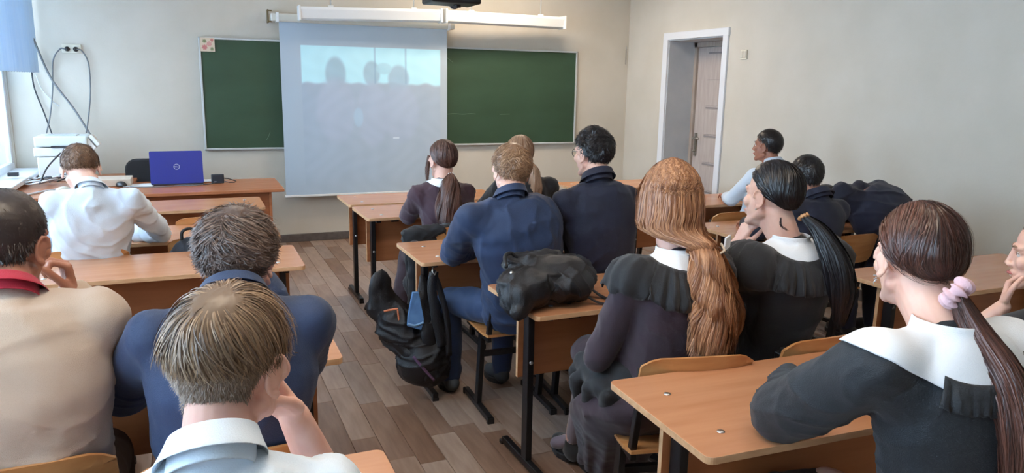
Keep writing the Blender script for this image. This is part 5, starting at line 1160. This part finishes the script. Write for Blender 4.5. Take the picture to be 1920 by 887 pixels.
# black-haired girl
def x10(c):
    n = c['neck']
    ring_frill(c, C_BLACK, 0.118, 0.198, 100, 430, freq=110, n=330, amp=0.012, flare=0.022)
    scrunchie(c, c['hp']((0.01, -0.128, -0.052)), (0.1, -0.6, -0.7), 0.015, 0.005, mat('amber hair tie', (186, 140, 96), 0.4), 'hair_tie')
    hp = c['hp']; sh = MB(); sh.tube([hp((-0.084, -0.003, -0.040)), hp((-0.085, -0.003, -0.0455))], 0.0022, 8); o = sh.build('earring', M_STEEL, c['root']); o.data.transform(c['inv'])
person('girl with sleek black hair in black ruffled dress, fingers on her neck', (1.93, 2.12), (1.90, 1.98, 1.10), (1.865, 2.05, 1.235), (13, 0, 4), female=True, shw=0.16, seat=0.53, shdrop=0.07,
       arms=(((1.80, 2.36, 0.80), (1.835, 2.175, 1.045)), ((2.12, 2.34, 0.80), (1.98, 2.55, 0.785))), hands=(dict(d=(0.20, -0.35, 0.80), palm=(0.85, -0.1, -0.15), curl=(0.45, 0.75, 0.5), side=-1, spread=0.07, thumb=(0.45, 0.2), fan=0.18), None),
       skin='fair', top=C_BLACK, top_name='dress', skirt=long_skirt(C_BLACK), collar=flat_collar(C_COLLAR, 0.125), bulge=0.09, fine=0.004, voxel=0.008, long_sleeve=(0.45, 1), puff=0.014, extra=x10,
       hair=dict(mat=H_BLK, line=(34, 6, -30), cap=0.011, layers=[dict(n=6000, w=0.0024, length=0.32, thick=0.014, lift=0, whorl=(0, 0, 1), mode='tie', tie=v3(0.01, -0.122, -0.048), grav=0.02, noise=0.04, clump=0.04, K=12, M=70)],
                 tails=[dict(path=[('h', 0.01, -0.125, -0.05), (1.945, 1.885, 1.13), (1.975, 1.83, 1.03), (1.99, 1.81, 0.93), (1.99, 1.81, 0.82)], radii=(0.016, 0.042, 0.062, 0.058, 0.022), n=4200, w=0.0024, wave=0.004, fray=0.35, flat=0.6),
                        dict(name='stray_lock', path=[('h', -0.05, -0.08, -0.06), ('h', -0.045, -0.085, -0.09), ('h', -0.02, -0.10, -0.105)], radii=(0.003, 0.004, 0.002), n=10, w=0.0016, wave=0.002)]))
# girl with the pink scrunchie
def x11(c):
    scrunchie(c, c['hp']((0.012, -0.138, -0.050)), (0.25, -0.75, -0.5), 0.022, 0.012, mat('pink scrunchie cloth', (226, 192, 198), 0.8, (214, 176, 184), 20, bump=0.3, bscale=120), bump=0.42, n=48)
    n = c['neck']; hp = c['hp']
    ring_frill(c, C_DRESS, 0.138, 0.176, 222, 335, freq=46, n=200, amp=0.005, flare=0.006, ys=1.08)
    er = MB()
    for q in ((-0.0835, 0.002, -0.044), (-0.0845, 0.006, -0.048), (-0.0845, -0.002, -0.048), (-0.0845, 0.002, -0.052)):
        P = hp(q); er.tube([P, P+v3(-0.0005, -0.001, -0.0015)], 0.002, 8)
    er.tube([hp((-0.084, 0.002, -0.05)), hp((-0.085, 0.008, -0.056)), hp((-0.085, 0.004, -0.062))], 0.001, 6)
    o = er.build('earring', M_STEEL, c['root']); o.data.transform(c['inv'])
person('girl with sleek chestnut hair in a pink scrunchie, wide white collar', (1.50, 1.02), (1.425, 1.02, 1.135), (1.455, 1.135, 1.242), (-22, 6, 3), female=True, shw=0.165, seat=0.53, shdrop=0.06, g=1.04, shyaw=-6,
       arms=(((1.315, 1.34, 0.815), (1.56, 1.58, 0.785)), ((1.74, 1.22, 0.82), (1.66, 1.52, 0.785))), skin='fair', top=C_DRESS, top_name='dress', skirt=long_skirt(C_DRESS), collar=flat_collar(C_COLLAR, 0.155, ys=1.08), bulge=0.04, fine=0.0038, voxel=0.007, puff=0.020, extra=x11,
       hair=dict(mat=H_P11, line=(34, 3, -30), cap=0.012, layers=[dict(n=12000, w=0.0018, length=0.34, thick=0.015, lift=0, whorl=(0, 0, 1), mode='tie', tie=v3(0.012, -0.130, -0.046), grav=0.02, noise=0.03, clump=0.04, K=14, M=76), dict(n=260, w=0.0009, length=0.3, thick=0.021, lift=0, whorl=(0, 0, 1), mode='tie', tie=v3(0.012, -0.13, -0.046), grav=0.1, noise=0.3, clump=0.3, K=14, M=76)],
                 tails=[dict(path=[('h', 0.012, -0.132, -0.048), (1.435, 0.965, 1.13), (1.45, 0.90, 1.05), (1.455, 0.86, 0.95), (1.45, 0.84, 0.82)], radii=(0.018, 0.036, 0.046, 0.050, 0.040), n=6500, w=0.0018, wave=0.003, fray=0.3, flat=0.75, K=20)]))
# girl at the right edge
person('girl at the right edge seen in profile, chin on her hand', (2.40, 1.16), (2.43, 1.34, 1.02), (2.42, 1.44, 1.115), (34, 4, 0), female=True, shw=0.15, seat=0.53, shdrop=0.07,
       arms=(((2.27, 1.58, 0.80), (2.325, 1.49, 0.945)), ((2.50, 1.56, 0.80), (2.36, 1.72, 0.785))), hands=(dict(d=(0.35, 0.1, 0.75), palm=(0.5, -0.6, 0.5), curl=(0.7, 1.1, 0.8), side=-1), None), skin='fair', top=C_BLACK, top_name='dress', skirt=long_skirt(C_BLACK), long_sleeve=(0.3, 1), collar=flat_collar(C_COLLAR, 0.12), fine=0.004,
       hair=dict(mat=H_P12, line=(34, 3, -30), cap=0.010, layers=[dict(n=4500, w=0.002, length=0.32, thick=0.013, lift=0, whorl=(0, 0, 1), mode='tie', tie=v3(0.0, -0.125, -0.03), grav=0.02, noise=0.06, clump=0.06, K=12, M=70)],
                 tails=[dict(path=[('h', 0, -0.125, -0.03), ('h', 0, -0.16, -0.08), ('h', 0, -0.16, -0.2), ('h', 0, -0.15, -0.32)], radii=(0.015, 0.035, 0.04, 0.02), n=1500, w=0.0022, wave=0.004, fray=0.3)]))
# wall row
person('boy in white shirt with short black hair near the doorway', (3.83, 4.36), (3.865, 4.25, 1.085), (3.835, 4.30, 1.20), (24, -2, 0), shw=0.165, seat=0.53, shdrop=0.075,
       arms=(((3.66, 4.44, 0.80), (3.80, 4.68, 0.79)), ((4.05, 4.44, 0.80), (3.95, 4.7, 0.785))), skin='tan', top=C_WHITE, top_name='shirt', bottom=C_NAVYD, hair=short(H_BLK, n=2400, w=0.003, length=0.03, thick=0.012, line=(34, 5, -50), cap=0.008), collar=stand_collar(C_WHITE), long_sleeve=(0.6, 1))
person('boy with short dark hair in black, half hidden behind the black-haired girl', (3.18, 3.26), (3.19, 3.14, 1.03), (3.165, 3.22, 1.125), (-10, 8, 0), shw=0.16, seat=0.53,
       arms=(((3.0, 3.38, 0.80), (3.12, 3.62, 0.79)), ((3.38, 3.38, 0.80), (3.25, 3.62, 0.79))), skin='tan', top=C_NAVYD, top_name='jacket', bottom=C_NAVYD, hair=short(H_BLK, n=2600, w=0.003, length=0.035, thick=0.013, line=(34, 3, -52), cap=0.008, lift=0.2), collar=stand_collar(C_NAVYD, h=0.03, r=0.068, name='jacket_collar'))
person('pupil in navy jacket slumped face down over a wall-row desk', (4.06, 3.12), (3.84, 3.44, 1.02), (3.74, 3.60, 0.89), (20, 62, 0), shw=0.19, seat=0.53, shdrop=0.02, g=1.14, shyaw=10,
       arms=(((3.58, 3.55, 0.80), (3.72, 3.80, 0.79)), ((4.02, 3.66, 0.80), (3.84, 3.84, 0.79))), knees=((3.92, 3.55, 0.5), (4.13, 3.55, 0.5)), ankles=((3.92, 3.5, 0.09), (4.13, 3.5, 0.09)), skin='tan', top=C_NAVYD, top_name='jacket', bottom=C_NAVYD, bulge=0.0, hair=short(H_BLK, n=1500, w=0.003, length=0.03, thick=0.012, line=(34, 3, -32), cap=0.008), wrinkle=2.0)
# ------------------------------------------------------------------ bags and the hung jacket
C_BAG = cloth('black nylon', (26, 28, 33), (19, 21, 26), 0.5, 0.0, 0.3, 300, 0.9, 7)
C_BAG2 = cloth('dark blue nylon', (28, 36, 48), (22, 29, 40), 0.6, 0.1, 0.3, 300)
M_IN = mat('blue lining', (84, 122, 164), 0.7, (70, 104, 146), 20); M_OR = mat('orange zip', (196, 112, 72), 0.6); M_PUR = mat('purple piping', (92, 66, 96), 0.6); M_REFL = mat('reflective tape', (190, 200, 214), 0.4)
def strap(name, pts, w, m, parent, nrm=(0, 0, 1), t=0.003):
    P = smooth_path(pts, 8); mb = MB(); ribbon(mb, P, w, nrm); o = mb.build(name, m, parent, smooth=True); s = o.modifiers.new('s', 'SOLIDIFY'); s.thickness = t; return o
I4 = Matrix.Identity(4)
b3 = empty('backpack', (0, 0, 0)); tag(b3, 'crumpled black backpack lying on the corner of the desk before the ginger girl', 'backpack')
ps = PS(); ps.ell(v3(1.30, 2.63, 0.845), v3(0.19, 0.13, 0.090)); ps.ell(v3(1.16, 2.58, 0.835), v3(0.11, 0.12, 0.085)); ps.ell(v3(1.43, 2.69, 0.835), v3(0.095, 0.11, 0.085)); ps.ell(v3(1.11, 2.53, 0.81), v3(0.06, 0.08, 0.075)); ps.cap(v3(1.16, 2.70, 0.90), 0.05, v3(1.38, 2.72, 0.895), 0.045)
ps.cap(v3(1.12, 2.50, 0.80), 0.045, v3(1.085, 2.47, 0.77), 0.032); ps.cap(v3(1.20, 2.66, 0.915), 0.03, v3(1.46, 2.74, 0.88), 0.03)
meshobj('bag_body', fold_disp(fuse(ps, 0.006, 10, ((0.16, 0.03), (0.05, 0.008))), 0.013, 34, 3), C_BAG, b3, I4)
ps = PS(); ps.ell(v3(1.33, 2.575, 0.835), v3(0.12, 0.10, 0.072)); meshobj('front_pocket', fold_disp(fuse(ps, 0.006, 4, ((0.08, 0.02),)), 0.010, 40, 5), C_BAG, b3, I4)
strap('shoulder_strap', [(1.40, 2.56, 0.80), (1.45, 2.52, 0.764), (1.50, 2.50, 0.757), (1.57, 2.50, 0.757)], 0.022, C_BAG, b3); strap('shoulder_strap', [(1.47, 2.64, 0.80), (1.51, 2.60, 0.764), (1.53, 2.56, 0.757), (1.56, 2.53, 0.757)], 0.022, C_BAG, b3)
MB().tube(smooth_path([(1.38, 2.56, 0.895), (1.40, 2.55, 0.875), (1.415, 2.545, 0.855)], 6), 0.0035, 8).build('zip_pull', M_STEEL, b3)
MB().tube(smooth_path([(1.09, 2.60, 0.915), (1.10, 2.64, 0.945), (1.14, 2.68, 0.95), (1.17, 2.68, 0.93)], 6), 0.008, 8).build('carry_handle', C_BAG, b3); MB().cyl((1.095, 2.56, 0.90), (1.095, 2.552, 0.903), 0.008, 10).build('buckle', M_STEEL, b3)
# hanging backpack beside the second desk
b2 = empty('backpack', (0, 0, 0)); tag(b2, 'large open black backpack hanging beside the blond boy desk, blue pocket inside', 'backpack')
ps = PS(); ps.ell(v3(1.03, 3.53, 0.23), v3(0.145, 0.13, 0.16)); ps.cap(v3(1.04, 3.54, 0.25), 0.12, v3(0.90, 3.58, 0.40), 0.10); ps.cap(v3(1.08, 3.52, 0.25), 0.10, v3(1.06, 3.50, 0.50), 0.055)
meshobj('bag_body', fold_disp(fuse(ps, 0.008, 5, ((0.12, 0.03),)), 0.012, 32, 6), C_BAG, b2, I4)
ps = PS(); ps.cap(v3(0.86, 3.60, 0.40), 0.060, v3(0.99, 3.50, 0.26), 0.075); ps.cap(v3(0.99, 3.50, 0.26), 0.07, v3(1.05, 3.47, 0.16), 0.065); meshobj('front_pocket', fold_disp(fuse(ps, 0.007, 4, ((0.08, 0.03),)), 0.009, 40, 7), C_BAG, b2, I4)
ps = PS(); ps.cap(v3(0.84, 3.66, 0.61), 0.065, v3(0.85, 3.66, 0.49), 0.10, flat=(v3(0.5, -0.8, 0), 0.5)); ps.cap(v3(0.85, 3.66, 0.67), 0.014, v3(0.84, 3.66, 0.61), 0.065, flat=(v3(0.5, -0.8, 0), 0.5)); ps.cap(v3(0.86, 3.66, 0.47), 0.10, v3(0.95, 3.62, 0.38), 0.11, flat=(v3(0.5, -0.8, 0), 0.6))
meshobj('flap', fuse(ps, 0.008, 4, ((0.08, 0.03),)), C_BAG, b2, I4)
ps = PS(); ps.cap(v3(1.015, 3.50, 0.66), 0.018, v3(1.01, 3.47, 0.55), 0.045, flat=(v3(0.3, -1, 0), 0.4)); ps.cap(v3(1.01, 3.47, 0.55), 0.045, v3(1.05, 3.46, 0.36), 0.06, flat=(v3(0.3, -1, 0), 0.5)); meshobj('back_panel', fuse(ps, 0.008, 4, ((0.06, 0.02),)), C_BAG, b2, I4)
pk = MB(); q = [v3(0.955, 3.455, 0.60), v3(0.985, 3.45, 0.60), v3(1.005, 3.43, 0.46), v3(0.99, 3.43, 0.41), v3(0.925, 3.45, 0.43), v3(0.93, 3.455, 0.48)]
n = len(q); pk.add([tuple(a) for a in q]+[tuple(a+v3(0.0, 0.02, 0)) for a in q], [tuple(range(n)), tuple(range(2*n-1, n-1, -1))]+[(i, n+i, n+(i+1) % n, (i+1) % n) for i in range(n)]); pk.build('inner_pocket', M_IN, b2, bevel=0.004)
strap('pocket_hem', [(0.925, 3.443, 0.445), (0.96, 3.435, 0.435), (1.0, 3.425, 0.45)], 0.012, mat('light blue hem', (126, 164, 200), 0.6), b2, (0, -1, 0))
strap('zipper', [(0.83, 3.545, 0.49), (0.87, 3.53, 0.50), (0.895, 3.515, 0.505)], 0.010, M_OR, b2, (0, -1, 0.3)); strap('zipper', [(0.893, 3.515, 0.50), (0.896, 3.50, 0.44)], 0.008, M_OR, b2, (0, -1, 0.1))
strap('piping', [(0.945, 3.425, 0.28), (0.99, 3.405, 0.22), (1.045, 3.395, 0.15)], 0.014, M_PUR, b2, (-0.4, -1, 0.3)); strap('reflective_strip', [(0.835, 3.545, 0.345), (0.865, 3.53, 0.325)], 0.012, M_REFL, b2, (-0.3, -1, 0))
strap('shoulder_strap', [(1.06, 3.44, 0.70), (1.045, 3.43, 0.62), (1.06, 3.42, 0.48), (1.09, 3.41, 0.32)], 0.045, C_BAG, b2, (0, -1, 0), 0.008); strap('shoulder_strap', [(1.055, 3.45, 0.70), (1.09, 3.44, 0.60), (1.12, 3.42, 0.45), (1.13, 3.42, 0.26)], 0.03, C_BAG, b2, (0, -1, 0), 0.006)
MB().tube([(1.055, 3.45, 0.72), (1.05, 3.44, 0.70), (1.06, 3.435, 0.685), (1.07, 3.44, 0.70)], 0.004, 8).build('hook_loop', M_STEEL, b2)
# small dark backpack on a chair of the window row
chair(0.04, 4.47, 'plywood chair under the small dark blue backpack in the window row', 0)
b1 = empty('backpack', (0, 0, 0)); tag(b1, 'small dark blue backpack with a loop handle behind the tousled boy', 'backpack')
ps = PS(); ps.ell(v3(-0.035, 4.155, 0.64), v3(0.13, 0.065, 0.165)); ps.ell(v3(-0.035, 4.15, 0.56), v3(0.125, 0.07, 0.12)); meshobj('bag_body', fuse(ps, 0.009, 4, ((0.08, 0.02),)), C_BAG2, b1, I4)
MB().tube(smooth_path([(-0.075, 4.15, 0.79), (-0.07, 4.15, 0.835), (-0.035, 4.15, 0.85), (-0.005, 4.15, 0.83), (0.005, 4.15, 0.79)], 8), 0.008, 8).build('carry_handle', C_BAG, b1)
# black jacket hung over a chair
jk = empty('hung_jacket', (0, 0, 0)); tag(jk, 'black jacket hung over the chair of the girl in burgundy', 'jacket')
ps = PS(); ps.cap(v3(1.12, 4.09, 0.745), 0.055, v3(1.40, 4.08, 0.79), 0.030, flat=(v3(0, 1, 0), 0.8)); ps.cap(v3(1.13, 4.08, 0.72), 0.06, v3(1.16, 4.08, 0.42), 0.075, flat=(v3(0, 1, 0), 0.6)); ps.cap(v3(1.22, 4.08, 0.70), 0.06, v3(1.26, 4.08, 0.40), 0.07, flat=(v3(0, 1, 0), 0.5))
meshobj('jacket_body', fold_disp(fuse(ps, 0.008, 4, ((0.08, 0.02),)), 0.012, 36, 8), C_BLACK, jk, I4); ps = PS(); ps.cap(v3(1.13, 4.04, 0.70), 0.04, v3(1.12, 4.05, 0.30), 0.035); meshobj('sleeve', fuse(ps, 0.009, 4, ((0.08, 0.03),)), C_BLACK, jk, I4)
